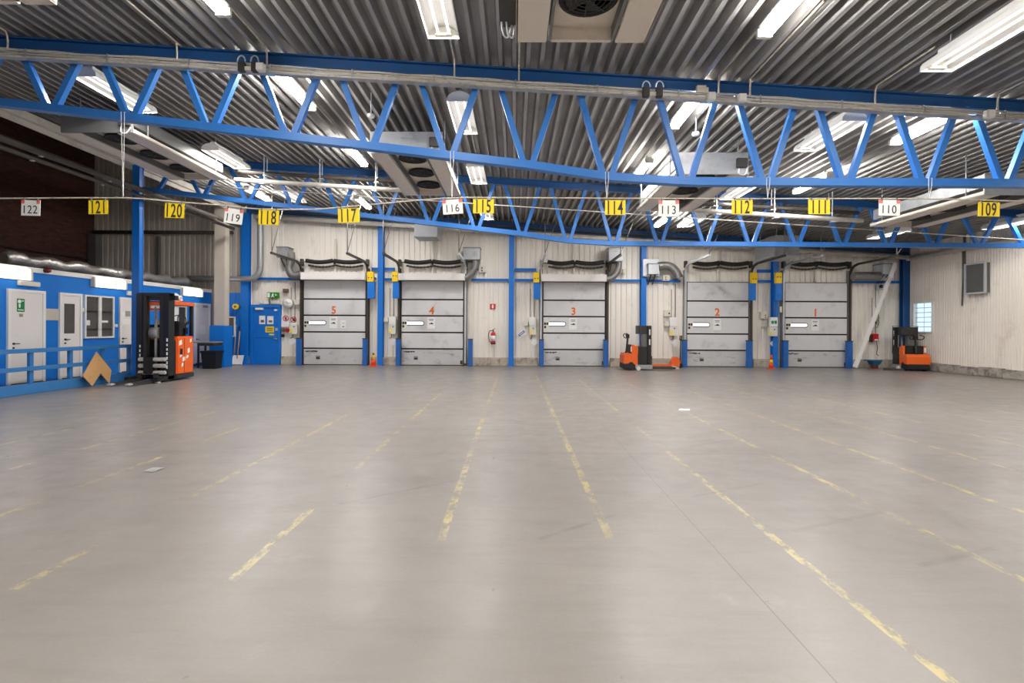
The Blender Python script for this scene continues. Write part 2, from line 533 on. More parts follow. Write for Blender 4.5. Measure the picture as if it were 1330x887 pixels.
# right wall with the window opening
wy0, wy1 = WX(1212, 410, XR).y, WX(1189, 410, XR).y
wz0, wz1 = 1.42, 2.48
m = MB()
corrugated(m, YR, wy0, 0.0, 5.4, 'Y', XR - 0.03, 0.1, 0.5, 0.035, 1, 0.3)
corrugated(m, wy0, wy1, 0.0, wz0, 'Y', XR - 0.03, 0.1, 0.5, 0.035, 1, 0.3)
corrugated(m, wy0, wy1, wz1, 5.4, 'Y', XR - 0.03, 0.1, 0.5, 0.035, 1, 0.3)
corrugated(m, wy1, YB, 0.0, 5.4, 'Y', XR - 0.03, 0.1, 0.5, 0.035, 1, 0.3)
struct(m.build('wall_right', WALL_R))
m = MB()
m.box(XL - 0.2, XL, YR, YB + 0.2, 0, 8.7)
struct(m.build('wall_left', BRICK))
m = MB()
m.box(XL - 0.2, XR + 0.2, YR - 0.2, YR, 0, 8.7)
struct(m.build('wall_front', WALL_R))
m = MB()
m.box(XC - 0.28, XC - 0.2, YR, YB, roof(XC) - 0.02, 8.7)
struct(m.build('wall_upper', GALV_D))
# ceiling: trapezoid deck with ribs along the hall
m = MB()
pitch = 0.21
n = int((XR + 0.2 - (XC - 0.25)) / pitch)
prev = None
for i in range(n + 1):
    s = XC - 0.25 + i * pitch
    for (dx, dz) in ((0, 0.0), (0.058, 0.0), (0.08, 0.16), (0.188, 0.16)):
        X = s + dx
        Z = roof(X) + dz
        cur = (m.bm.verts.new((X, YR, Z)), m.bm.verts.new((X, YB + 0.1, Z)))
        if prev: m.bm.faces.new((prev[0], cur[0], cur[1], prev[1]))
        prev = cur
struct(m.build('ceiling', DECK))
m = MB()
m.box(XL - 0.2, XC - 0.2, YR, YB + 0.2, 8.7, 8.85)
struct(m.build('ceiling_left', GALV_D))
# plinths
def zpl(X0, X1, h=0.32):
    q = MB().box(X0, X1, YB - 0.14, YB - 0.035, 0, h, 0.012)
    return q
DOORS_PX = {5: (394, 475, True), 4: (521, 602, True), 3: (705, 786, True), 2: (892, 972.5, False), 1: (1019, 1100.5, False)}
def DX(px): return (px - PX) * 19.85 / F
edges = []
for k in (5, 4, 3, 2, 1):
    edges.append((DX(DOORS_PX[k][0]) - 0.2, DX(DOORS_PX[k][1]) + 0.2))
segs = [(-11.7, DX(324)), (DX(364.8), edges[0][0])] + [(edges[i][1], edges[i + 1][0]) for i in range(4)] + [(edges[4][1], XR - 0.3)]
for i, (a, b) in enumerate(segs):
    struct(zpl(a, b).build('baseboard_back', PLINTH))
m = MB()
for i in range(26):
    y0 = -1 + i * 0.8
    if y0 > 19.6: break
    hh = 0.25 + 0.06 * random.random()
    m.box(XR - 0.19 - 0.05 * random.random(), XR - 0.035, y0, min(y0 + 0.79, YB - 0.16), 0, hh, 0.02)
struct(m.build('baseboard_right', STONE))
# ------------------------------------------------ window in the right wall
m = MB()
fr = 0.05
for (a, b, c, d) in ((wy0, wy1, wz0 - fr, wz0), (wy0, wy1, wz1, wz1 + fr), (wy0 - fr, wy0, wz0 - fr, wz1 + fr), (wy1, wy1 + fr, wz0 - fr, wz1 + fr)):
    m.box(XR - 0.07, XR + 0.08, a, b, c, d)
wn = struct(m.build('window_1', WHITE))
m = MB()
m.box(XR + 0.03, XR + 0.04, wy0, wy1, wz0, wz1)
m.build('pane', GLASS, wn)
m = MB()
for k in range(1, 6):
    z = wz0 + (wz1 - wz0) * k / 6
    m.tube([(XR - 0.0, wy0, z), (XR - 0.0, wy1, z)], 0.011, 6)
for k in range(1, 2):
    y = wy0 + (wy1 - wy0) * k / 2
    m.tube([(XR - 0.0, y, wz0), (XR - 0.0, y, wz1)], 0.008, 6)
m.build('bars', GALV_L, wn)

# ================================================================== STEEL FRAME
NODES = [0.2 + 1.25 * i for i in range(-8, 13)]
def bot(X):
    if X <= 0.2: return 4.05 + 0.113 * (0.2 - X)
    if X <= 1.45: return 4.05 + (3.87 - 4.05) * (X - 0.2) / 1.25
    if X <= 2.7: return 3.87 + (3.80 - 3.87) * (X - 1.45) / 1.25
    return 3.80
def truss(Y, label):
    t = thing('roof_truss', label, 'roof truss', (XC + 0.2, Y, bot(XC)))
    a, b = XC + 0.16, XR - 0.05
    tc = lambda X: roof(X) - 0.105
    q = MB()
    # I-section top chord
    for (dz, w, h) in ((0.085, 0.15, 0.02), (-0.085, 0.15, 0.02), (0, 0.025, 0.16)):
        q.bar((a, Y, tc(a) + dz), (b, Y, tc(b) + dz), w, h)
    q.build('top_chord', BLUE_D, t)  # shade under the deck put into the colour by a darker blue
    q = MB()
    pts = [a, 0.2, 1.45, 2.7, b]
    for i in range(4):
        q.bar((pts[i], Y, bot(pts[i])), (pts[i + 1], Y, bot(pts[i + 1])), 0.14, 0.12)
    q.build('bottom_chord', BLUE, t)
    for i, X in enumerate(NODES):
        for s in (-1, 1):
            tx = X + s * (0.625 - 0.15)
            if tx < a or tx > b: continue
            bx_ = X + s * 0.075
            q = MB()
            p0 = Vector((bx_, Y, bot(bx_) + 0.05)); p1 = Vector((tx, Y, tc(tx) - 0.09))
            d = (p1 - p0).normalized()
            # channel section: web and two lips
            q.bar(p0, p1, 0.09, 0.085, Vector((0, 1, 0)))
            q.build('brace', BLUE, t)
    return t
truss(8.06, 'nearest blue lattice roof truss, carrying the cable tray, wide across the picture')
truss(14.0, 'farther blue lattice roof truss, in front of the dock doors')
# purlin-like wall beam below the deck
m = MB()
m.bar((XC, 19.75, roof(XC) - 0.17), (XR - 0.1, 19.75, roof(XR) - 0.17), 0.2, 0.26)
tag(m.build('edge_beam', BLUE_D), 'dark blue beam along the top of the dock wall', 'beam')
m = MB()
m.box(XC - 0.2, XC - 0.06, 5.5, 19.6, 5.86, 6.02)
m.box(XC - 0.2, XC - 0.17, 5.5, 19.6, 5.74, 5.86)
tag(m.build('eaves_beam', PIPE), 'long pale beam running along the top of the left columns', 'beam')
# columns
def hcol(name, X, Y, w, d, z1, label, mt, flange_dir='Y'):
    q = MB()
    t = 0.022
    q.box(X - w / 2, X + w / 2, Y - d / 2, Y - d / 2 + t, 0, z1)
    q.box(X - w / 2, X + w / 2, Y + d / 2 - t, Y + d / 2, 0, z1)
    q.box(X - 0.012, X + 0.012, Y - d / 2 + t, Y + d / 2 - t, 0, z1)
    r = thing(name, label, 'column', (X, Y, 0))
    q.build('shaft', mt, r)
    MB().box(X - w / 2 - 0.02, X + w / 2 + 0.02, Y - d / 2 - 0.02, Y + d / 2 + 0.0, 0, 0.03).build('base_plate', mt, r)
    return r
q = MB()
q.box(XC - 0.11, XC + 0.09, 13.92, 13.94, 0, roof(XC) - 0.02)
q.box(XC - 0.11, XC + 0.09, 14.06, 14.08, 0, roof(XC) - 0.02)
q.box(XC + 0.05, XC + 0.08, 13.94, 14.06, 0, roof(XC) - 0.02)
r = thing('steel_column', 'free-standing blue steel column behind the tall truck mast, at the end of the railing', 'column', (XC, 14, 0), group='blue columns')
q.build('shaft', BLUE_P, r)
MB().box(XC - 0.13, XC + 0.12, 13.9, 14.1, 0, 0.03).build('base_plate', BLUE_P, r)
dup(r, (XC, 8.06, 0), 'blue steel column under the left end of the nearest truss')
for px, lab, w in ((320, 'blue wall column between the concrete pillar and the blue door', 0.3), (495, 'blue wall column between dock doors 5 and 4', 0.2), (664, 'blue wall column right of the fire extinguisher', 0.2),
                (834.7, 'blue wall column behind the small orange stacker', 0.2), (1004.8, 'blue wall column between dock doors 2 and 1', 0.2), (1173.5, 'dark blue column in the far right corner', 0.27)):
    X = DX(px)
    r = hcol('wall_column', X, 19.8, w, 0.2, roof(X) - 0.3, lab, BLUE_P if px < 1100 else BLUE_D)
    r['group'] = 'blue columns'
# concrete pillar with blue base box
r = thing('concrete_pillar', 'beige pillar standing in a blue base box beside the office', 'pillar', (-10.7, 18.75, 0))
MB().box(-10.9, -10.5, 18.56, 18.86, 1.5, roof(-10.7) - 0.02, 0.015).build('shaft', BEIGE_CON, r)
MB().box(-11.0, -10.46, 18.46, 19.02, 0, 1.5, 0.012).build('base_box', BLUE_W, r)
# horizontal blue rails on the wall (trim)
RZ = 3.33
def rail(x0, x1, z, h=0.09, y=19.86):
    q = MB().box(DX(x0), DX(x1), y, y + 0.08, z - h / 2, z + h / 2)
    q.box(DX(x0), DX(x1), y - 0.03, y, z + h / 2 - 0.015, z + h / 2)
    struct(q.build('trim_rail', BLUE_P))
for (a, b) in ((326, 388), (499, 509), (612, 660), (668, 694), (792, 831), (839, 884), (984, 1001), (1107, 1168)):
    rail(a, b, RZ)
for (a, b) in ((482, 491), (499, 512), (668, 696), (984, 1001)):
    rail(a, b, 3.73, 0.11)

# ================================================================== DOCK DOORS
SEAMS = [0.0, 0.645, 1.28, 1.925, 2.555, 3.3]
YD = 19.84
def truckmark(mb, x, z, s, y):
    mb.prism([(x - s, y, z - s * .35), (x - s, y, z), (x - s * .3, y, z), (x - s * .15, y, z + s * .4), (x + s * .4, y, z + s * .35), (x + s, y, z - s * .1), (x + s, y, z - s * .35)], (0, 0.003, 0))
def dock_door(k):
    x0p, x1p, plen = DOORS_PX[k]
    X0, X1 = DX(x0p), DX(x1p)
    w = X1 - X0
    cx = (X0 + X1) / 2
    pos = {5: 'beside the blue door', 4: 'left of the fire extinguisher', 3: 'in the middle of the wall', 2: 'right of the middle', 1: 'nearest the right corner'}[k]
    t = thing('dock_door', 'closed grey sectional dock door with orange number %d, %s' % (k, pos), 'dock door', (cx, YD, 0), group='numbered dock doors')
    MB().box(X0, X1, YD + 0.045, YD + 0.07, 0.0, 3.3).build('seal', SEAL, t)
    for i in range(5):
        z0, z1 = SEAMS[i] + 0.028, SEAMS[i + 1] - 0.028
        q = MB()
        q.box(X0 + 0.02, X1 - 0.02, YD, YD + 0.045, z0, z1, 0.006)
        q.build('section', DOORS if i == 0 else DOORP, t)
    q = MB()
    q.box(X0 - 0.0, X1 + 0.0, YD - 0.005, YD + 0.05, 0.0, 0.028)
    q.build('bottom_seal', SEAL, t)
    # tracks: up, round the bend and out over the floor
    for s, X in ((-1, X0 - 0.075), (1, X1 + 0.075)):
        q = MB()
        zt = 3.92
        q.box(X - 0.06, X + 0.06, YD - 0.0, YD + 0.09, 0, 3.75)
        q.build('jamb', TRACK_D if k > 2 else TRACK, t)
        q = MB()
        path = [(X, YD - 0.04, 0.1), (X, YD - 0.04, 3.6)]
        for a in range(1, 6):
            th = a * PI / 12
            path.append((X, YD - 0.04 - 0.32 * (1 - math.cos(th)) , 3.6 + 0.32 * math.sin(th)))
        path += [(X, YD - 0.5, 3.96), (X, 17.35, 3.98)]
        for i in range(len(path) - 1):
            q.bar(path[i], path[i + 1], 0.07, 0.07, Vector((1, 0, 0)))
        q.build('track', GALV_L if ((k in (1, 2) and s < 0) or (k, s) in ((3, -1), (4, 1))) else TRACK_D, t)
        q = MB()
        q.tube([(X, 17.4, 3.98), (X, 17.4, roof(X))], 0.016, 6)
        q.tube([(X, 17.4, 4.02), (X + 0.5 * (1 if X < 0 else 1), 17.4, roof(X + 0.5) - 0.02)], 0.012, 6)
        q.build('hanger', TRACK, t)
    # spring shaft: two sagging sleeves on a bar
    q = MB()
    q.tube([(X0 + 0.0, 19.75, 3.98), (X1 - 0.0, 19.75, 3.98)], 0.018, 8)
    q.box(cx - 0.03, cx + 0.03, 19.78, 19.92, 3.9, 4.06)
    for X in (X0 - 0.06, X1 + 0.06):
        q.box(X - 0.05, X + 0.05, 19.76, 19.93, 3.84, 4.1, 0.01)
    q.build('spring_shaft', TRACK_D, t)
    MB().box(cx - 0.035, cx + 0.035, 19.86, 19.93, 3.34, 4.9).build('centre_post', CREAM, t)
    for a, b in ((X0 + 0.16, cx - 0.02), (cx + 0.02, X1 - 0.1)):
        q = MB()
        pth = [(a + (b - a) * i / 10, 19.68, 4.02 - 0.06 * math.sin(PI * i / 10)) for i in range(11)]
        q.tube(pth, 0.08, 10, rib=0.07, ribn=4)
        q.build('spring', SEAL, t)
    q = MB()
    q.tube([(X0 + 0.2 + (w - 0.3) * i / 16, 19.8, 3.86 - 0.07 * abs(math.sin(2 * PI * i / 16))) for i in range(17)], 0.035, 8, rib=0.15, ribn=3)
    q.build('cable_loop', TRACK_D, t)
    # window slot with rounded end, instruction card, poster
    yy = YD - 0.012
    zc = 1.5 + 4.6 / 33.5
    def slot(a, b, r, y, d):
        pts = [(a, y, zc - r), (b - r, y, zc - r)] + [(b - r + r * math.sin(th), y, zc - r * math.cos(th)) for th in [PI * i / 8 for i in range(1, 8)]] + [(b - r, y, zc + r), (a, y, zc + r)]
        return MB().prism(pts, (0, d, 0))
    o = slot(X0 + 0.22, X0 + 0.90, 0.095, yy + 0.004, 0.01).build('window_slot', DARK, t)
    slot(X0 + 0.22, X0 + 0.875, 0.068, yy - 0.002, 0.01).build('pane', LIT_SLOT, o)
    q = MB(); q.box(X0 + 0.03, X0 + 0.235, yy - 0.002, yy + 0.01, 1.42, 1.73)
    o = q.build('instruction_card', CREAM, t)
    q = MB()
    for (a, b) in ((0.05, 1.6), (0.14, 1.6), (0.05, 1.47)):
        q.box(X0 + a, X0 + a + 0.075, yy - 0.005, yy - 0.002, b, b + 0.09)
    q.build('pictogram', GREYTXT, o)
    q = MB(); q.box(X0 + 1.02, X0 + 1.32, yy, yy + 0.01, 1.43, 1.86)
    o = q.build('poster', PAPER, t)
    q = MB()
    truckmark(q, X0 + 1.17, 1.63, 0.085, yy - 0.003)
    q.box(X0 + 1.07, X0 + 1.27, yy - 0.003, yy, 1.78, 1.8)
    q.box(X0 + 1.09, X0 + 1.25, yy - 0.003, yy, 1.735, 1.75)
    q.build('pictogram', GREYTXT, o)
    if k == 5:
        q = MB(); q.box(X0 + 1.44, X0 + 1.66, yy, yy + 0.01, 1.43, 1.74)
        o = q.build('poster', PAPER, t)
        q = MB(); truckmark(q, X0 + 1.55, 1.49, 0.05, yy - 0.003); q.box(X0 + 1.5, X0 + 1.6, yy - 0.003, yy, 1.62, 1.63); q.build('pictogram', GREYTXT, o)
    text(str(k), 0.40, 'numeral', ORANGE_N, t, 0.95, 0.012, loc=((0.48 - 0.5) * w + 0.02, -0.006, 2.13))
    q = MB()
    q.box(X0 + 0.5, X0 + 0.66, YD - 0.015, YD + 0.01, 0.22, 0.36, 0.006)
    q.build('lift_handle', TRACK, t)
    MB().box(X0 + 0.515, X0 + 0.645, YD - 0.018, YD - 0.014, 0.235, 0.3).build('grip_recess', DARK, t)
    q = MB()
    for i in range(5):
        a = X0 + 0.08 + 0.09 * i + 0.03 * random.random()
        q.box(a, a + 0.07 + 0.05 * random.random(), YD - 0.003, YD, 0.5 + 0.02 * random.random(), 0.54 + 0.02 * random.random())
    q.box(X1 - 0.12, X1 - 0.03, YD - 0.03, YD, 0.06, 0.2)
    q.build('scuff_plate', DARK, t)
    return t
for k in (5, 4, 3, 2, 1):
    dock_door(k)
# corner guards
for k, pxs in {5: ((384.4, 390), (470.8, 476.4)), 4: ((514, 519.6), (608, 613.7)), 3: ((701, 706.5), (784.5, 790)), 2: ((887, 893), (971.5, 978)), 1: ((1018, 1024.5), (1101.6, 1108))}.items():
    for side, (a, b) in zip(('left', 'right'), pxs):
        Y = 19.52
        X0 = (a - PX) * Y / F; X1 = (b - PX) * Y / F
        r = thing('corner_guard', 'short blue steel post at the %s foot of dock door %d' % (side, k), 'corner guard', ((X0 + X1) / 2, Y, 0), group='corner guards at the dock doors')
        q = MB(); q.box(X0, X1, Y, Y + 0.18, 0, 1.02, 0.012)
        q.build('post', GUARD, r)
        q = MB(); q.box(X0 - 0.01, X1 + 0.01, Y - 0.01, Y + 0.19, 1.02, 1.05); q.build('cap', TRACK_D, r)
# yellow boxes on blue arms
for (yb, bb, lab) in (((476.7, 352.6, 485, 366), (477, 366.2, 486.5, 387.5), 'right of dock door 5'), ((509, 352.6, 516.5, 366), (510, 366.2, 518, 387.5), 'left of dock door 4'),
                      ((693, 353.6, 700.6, 367), (693, 367.2, 702, 388.5), 'left of dock door 3'), ((976.4, 353.6, 984, 368), (974, 368.2, 982, 390), 'right of dock door 2'), ((1008, 353.6, 1016, 368), (1008, 368.2, 1015.7, 390), 'left of dock door 1')):
    Y = 19.5
    p = W((yb[0] + yb[2]) / 2, yb[3], Y)
    r = thing('dock_signal', 'yellow box with two dark holes over a blue plate, %s' % lab, 'signal box', p, group='yellow boxes beside the dock doors')
    MB().pbox(*yb, Y, 0.16, 0.012).build('box', YELLOW_B, r)
    q = MB()
    for fx in (0.25, 0.72):
        c = W(yb[0] + (yb[2] - yb[0]) * fx, yb[1] + (yb[3] - yb[1]) * (0.42 if 'door 4' in lab or 'door 1' in lab else 0.6), Y)
        q.lathe([(0.022, -0.006), (0.022, 0.0)], c, 10, 'Y')
    q.build('hole', SEAL, r)
    MB().pbox(*bb, Y + 0.03, 0.10, 0.006).build('blue_plate', BLUE_P, r)
    q = MB()
    ax = p.x + (0.095 if lab.startswith('right') else -0.095)
    q.box(ax - 0.02, ax + 0.02, Y + 0.16, 19.69 if 'left of dock door 1' in lab else 19.93, p.z + 0.12, p.z + 0.2)
    q.build('arm', BLUE_P, r)
# ------------------------------------------------ air curtains
def smooth(pts, n=6):
    out = []
    P = [Vector(p) for p in pts]
    for i in range(len(P) - 1):
        a, b, c, d = P[max(i - 1, 0)], P[i], P[i + 1], P[min(i + 2, len(P) - 1)]
        for k in range(n):
            t = k / n
            out.append(0.5 * ((2 * b) + (c - a) * t + (2 * a - 5 * b + 4 * c - d) * t * t + (3 * b - a - 3 * c + d) * t ** 3))
    out.append(P[-1])
    return out
def air_curtain(k, plenum, box, pts, label, r_=0.13, plate=None, extra=None):
    Y = 19.35
    p = W((box[0] + box[2]) / 2, box[3], Y)
    t = thing('air_curtain', label, 'air curtain', (p.x, Y, p.z), group='air curtains over the dock doors')
    q = MB().pbox(*box, Y, 0.5, 0.008)
    c = W((box[0] + box[2]) / 2, (box[1] + box[3]) / 2, Y)
    q.build('fan_box', GALV_L if k < 3 else GALV, t)
    q = MB().pbox(box[0] - 0.7, box[1] - 0.6, box[2] + 0.7, box[1] + 0.6, Y - 0.02, 0.54); q.build('lid', GALV_D, t)
    if plate:
        MB().pbox(*plate, Y + 0.22, 0.3, 0.01).build('casing', GALV_L, t)
    P3 = [W(x, y, Y + 0.2) for x, y in pts]
    q = MB().tube(smooth(P3), r_, 14, rib=0.05, ribn=3)
    q.build('flexible_duct', FLEX, t)
    # bracket under the box
    q = MB()
    a = W(box[0] + 4, box[3], Y); b = W(box[2] - 4, box[3], Y)
    for e in (a, b):
        q.bar((e.x, 19.86, e.z - 0.35), (e.x, Y + 0.1, e.z), 0.03, 0.03)
    q.bar((a.x, 19.9, a.z - 0.01), (b.x, 19.9, b.z - 0.01), 0.04, 0.04)
    q.build('bracket', TRACK_D, t)
    if plenum:
        MB().pbox(*plenum, 19.42, 0.28, 0.015).build('blower_rail', WHITE_D, t)
        q = MB().pbox(plenum[0] + 1, plenum[3], plenum[2] - 1, plenum[3] + 0.9, 19.48, 0.12); q.build('outlet_slot', DARK, t)
    return t
air_curtain(5, (390, 353.6, 473.5, 363.3), (359, 320.7, 373, 334), [(378, 328), (378.5, 338), (375.5, 347), (378, 356), (385, 357.5), (391, 356)], 'white air curtain over dock door 5, grey fan box at its left end', 0.14)
air_curtain(4, (517, 355, 604, 364), (602, 321.6, 623.4, 337), [(617, 335), (617, 346), (613, 354), (607, 359.5), (602, 361)], 'white air curtain over dock door 4, fan box at its right end', 0.13)
air_curtain(3, (703, 356, 788, 365.5), (791, 321.6, 809, 339), [(804, 338), (803.5, 347), (800, 355), (794, 361), (787, 362.5)], 'white air curtain over dock door 3, fan box up at its right end', 0.12)
air_curtain(2, None, (842.5, 342.5, 856, 356), [(855, 346), (863, 345), (872, 347), (879, 354), (881.5, 361)], 'fan box with curved grey duct between dock doors 3 and 2', 0.16, plate=(835.5, 336.5, 857, 359))
air_curtain(1, None, (1147, 342.5, 1160, 356), [(1142, 359), (1132, 359), (1120, 359), (1108, 359.5)], 'fan box with straight grey duct right of dock door 1', 0.17, plate=(1141, 342, 1161, 364))
# extra electrical boxes near the fan boxes
def elbox(x0, y0, x1, y1, name, label, cat, mt=CREAM, Y=19.8, depth=0.165, knob=None, knobm=None, group=None, bev=0.012):
    p = W((x0 + x1) / 2, y1, Y)
    r = thing(name, label, cat, (p.x, Y, p.z), group=group)
    MB().pbox(x0, y0, x1, y1, Y, depth, bev).build('housing', mt, r)
    MB().pbox(x0 + (x1 - x0) * .08, y0 + (y1 - y0) * .08, x1 - (x1 - x0) * .08, y1 - (y1 - y0) * .08, Y - 0.012, 0.012, 0.004).build('cover', mt, r)
    if knob:
        q = MB()
        for (kx, ky, kr) in knob:
            q.lathe([(kr, -0.03), (kr, 0)], W(kx, ky, Y - 0.012), 10, 'Y')
        q.build('knob', knobm or SEAL, r)
    return r
G1 = 'electrical boxes on the dock wall'
elbox(622, 345, 631, 354, 'switch_box', 'small cream switch box right of the door 4 fan box', 'switch box', knob=[(626, 348, 0.03), (626, 351.5, 0.03)], group=G1)
elbox(806, 349, 813, 355, 'switch_box', 'small cream switch box beside the door 3 duct', 'switch box', knob=[(808.5, 351, 0.02), (808.5, 353.3, 0.02)], group=G1, Y=19.72)
elbox(861.5, 357.5, 870, 364.5, 'switch_box', 'cream switch box under the curved duct left of door 2', 'switch box', knob=[(864.7, 360, 0.02), (864.7, 362.5, 0.02)], group=G1, Y=19.7)
elbox(1139, 368, 1150, 376.5, 'switch_box', 'grey switch box below the fan box right of door 1', 'switch box', GALV_L, knob=[(1144, 372, 0.07)], group=G1)
# ------------------------------------------------ control boxes by the doors
def control(k, small, up, lowr, paper, extra=None, Y=19.78, green=False):
    p = W((up[0] + up[2]) / 2, lowr[3], Y)
    r = thing('control_box', 'cream door control box left of dock door %d' % k, 'control box', (p.x, Y, p.z), group='control boxes beside the dock doors')
    MB().pbox(*up, Y, 0.15, 0.012).build('upper_housing', PAPER, r)
    MB().pbox(*lowr, Y - 0.02, 0.17, 0.012).build('lower_housing', CREAM, r)
    q = MB()
    cx = (lowr[0] + lowr[2]) / 2
    q.lathe([(0.025, -0.02), (0.025, 0)], W(cx + 1, lowr[1] + 3, Y - 0.02), 10, 'Y')
    q.build('button', SIGNBLUE, r)
    MB().pbox(lowr[0] + 0.6, lowr[1] + 6, lowr[0] + 3, lowr[3] - 1.5, Y - 0.026, 0.006).build('yellow_label', YELLOW, r)
    if green:
        q = MB().pbox(up[0] + 1.5, up[1] + 4.5, up[0] + 4.6, up[1] + 8.5, Y - 0.006, 0.006).pbox(up[0] + 5.4, up[1] + 4.5, up[0] + 8.5, up[1] + 8.5, Y - 0.006, 0.006)
        q.build('green_sticker', GREEN, r)
    else:
        MB().pbox(up[0] + 1, up[1] + 2, up[2] - 1, up[3] - 2, Y - 0.005, 0.005).build('notice', PAPER, r)
    q = MB()
    a = W(cx - 1, lowr[3], Y + 0.1); q.tube([a, a - Vector((0, 0, 0.12)), a - Vector((0.08, 0, 0.16))], 0.014, 6)
    a = W(cx + 2, up[1], Y + 0.1); q.tube([a, (a.x, a.y, 2.5 if green else 3.2)], 0.014, 6)
    a = W(cx - 3, up[1], Y + 0.1); q.tube([a, (a.x, a.y, 2.4 if green else 3.0)], 0.01, 6)
    q.build('conduit', TRACK_D, r)
    elbox(*small, 'junction_box', 'small cream junction box beside the control box left of door %d' % k, 'junction box', group=G1)
    # white card hung cornerwise below
    c = W(paper[0], paper[1], 19.75)
    s = 0.15
    o = MB().prism([(c.x - s, 19.75, c.z), (c.x, 19.75, c.z - s), (c.x + s, 19.75, c.z + 0.02), (c.x + 0.01, 19.75, c.z + s)], (0, 0.02, 0)).build('hanging_card', PAPER)
    tag(o, 'white card hung cornerwise below the control box left of door %d' % k, 'card', 'cards hung below the control boxes')
control(5, (382.4, 389, 388.8, 396), (377.6, 419.2, 384.4, 421), (376.3, 421.2, 385.6, 434), (379.5, 443.5))
control(4, (498, 412.7, 504, 418.5), (505, 411, 514, 421), (505, 421.3, 514, 434), (511, 444))
control(3, (680, 416.6, 686, 423.4), (687.3, 411.6, 696, 423), (687.5, 423.4, 696, 435), (694, 445))
control(2, (863.5, 417.7, 869.2, 424), (870.2, 412, 878.4, 423.3), (870.2, 423.6, 879.8, 436), (877, 445))
control(1, (991, 418, 997, 424.4), (1000.5, 412, 1010.4, 424.4), (999.5, 424.9, 1010.2, 436.6), (1004.8, 446), Y=19.54, green=True)
elbox(863, 402.6, 872, 411, 'switch_box', 'grey-beige switch box above the control box of door 2', 'switch box', knob=[(869, 407, 0.03)], group=G1)
elbox(988.5, 405, 997.6, 414, 'switch_box', 'grey-beige switch box left of the column between doors 2 and 1', 'switch box', knob=[(994, 409.5, 0.02), (994, 412, 0.02)], group=G1)
elbox(1013, 398, 1016, 406, 'junction_box', 'slim dark-topped box on the left jamb of door 1', 'junction box', group=G1, Y=19.7, depth=0.1)
# tilted blue and white sign by door 3
c = W(677.5, 433, 19.8)
r = thing('direction_sign', 'small white sign with a blue bar, hung askew left of door 3', 'sign', c, rot=(0, -math.radians(40), 0))
MB().box(-0.16, 0.16, 0, 0.015, -0.085, 0.085).build('board', PAPER, r, True)
MB().box(-0.14, 0.14, -0.004, 0, -0.045, 0.045).build('blue_bar', SIGNBLUE, r, True)
MB().box(-0.11, 0.11, -0.007, -0.004, -0.014, 0.014).build('white_stripe', PAPER, r, True)
# fire extinguisher and its sign
p = W(640.5, 447, 19.75)
r = thing('fire_extinguisher', 'red fire extinguisher hung on the wall between doors 4 and 3', 'fire extinguisher', p)
MB().lathe([(0.0, 0), (0.085, 0.0), (0.09, 0.03), (0.09, 0.38), (0.07, 0.44), (0.03, 0.47), (0.03, 0.5), (0, 0.5)], p, 20).build('cylinder', RED, r)
MB().lathe([(0.0915, 0.13), (0.0915, 0.33)], p, 20).build('paper_label', PAPER, r)
MB().lathe([(0.0, 0), (0.087, 0.001), (0.0915, 0.02), (0.0915, 0.05)], p + Vector((0, 0, -0.003)), 20).build('foot_ring', SEAL, r)
q = MB().box(p.x - 0.02, p.x + 0.02, p.y - 0.03, p.y + 0.03, p.z + 0.49, p.z + 0.55)
q.bar((p.x - 0.02, p.y, p.z + 0.56), (p.x + 0.08, p.y, p.z + 0.6), 0.02, 0.015)
q.build('valve', SEAL, r)
MB().tube(smooth([p + Vector(v) for v in ((-0.02, 0, 0.52), (-0.14, 0, 0.5), (-0.18, 0, 0.34), (-0.15, 0, 0.15), (-0.1, 0, 0.06))]), 0.013, 8).build('hose', SEAL, r)
MB().box(p.x - 0.03, p.x + 0.03, p.y + 0.08, 19.96, p.z + 0.28, p.z + 0.42).build('bracket', TRACK_D, r)
p = W(640, 398, 19.93)
r = thing('fire_sign', 'small red sign with white panel above the fire extinguisher', 'sign', p)
MB().box(p.x - 0.11, p.x + 0.11, 19.93, 19.95, p.z - 0.1, p.z + 0.1).build('board', RED, r)
MB().box(p.x - 0.035, p.x + 0.03, 19.925, 19.93, p.z - 0.07, p.z + 0.07).build('pictogram', PAPER, r)

# ================================================================== BLUE PERSONNEL DOOR
dx0, dx1 = DX(325.5), DX(364.2)
q = MB()
q.box(dx0, dx0 + 0.1, 19.8, 19.95, 0, 2.32); q.box(dx1 - 0.08, dx1, 19.8, 19.95, 0, 2.32); q.box(dx0 + 0.1, dx1 - 0.08, 19.8, 19.95, 2.22, 2.32)
d5 = struct(q.build('door_5', BLUE_W))
q = MB().box(dx0 + 0.1, dx1 - 0.08, 19.86, 19.92, 0.01, 2.21)
lf = q.build('door_leaf', BLUE_P, d5)
def dpx(mb, x0, y0, x1, y1, Y, d): return mb.pbox(x0, y0, x1, y1, Y, d)
dpx(MB(), 331, 438.4, 361, 439.2, 19.855, 0.006).build('groove', BLUE_D, lf)
q = MB(); dpx(q, 356, 439, 359.8, 440.5, 19.79, 0.03); q.lathe([(0.025, -0.03), (0.025, 0.02)], W(359.5, 440, 19.84), 10, 'Y')
q.build('door_handle', GALV, lf)
dpx(MB(), 357.6, 426, 360.7, 429.4, 19.84, 0.02).build('lock_plate', GALV_L, lf)
dpx(MB(), 331.3, 399.8, 341.4, 402.2, 19.78, 0.08).build('door_closer', WHITE, lf)
dpx(MB(), 356, 401.5, 359.6, 403.6, 19.8, 0.05).build('contact', WHITE, lf)
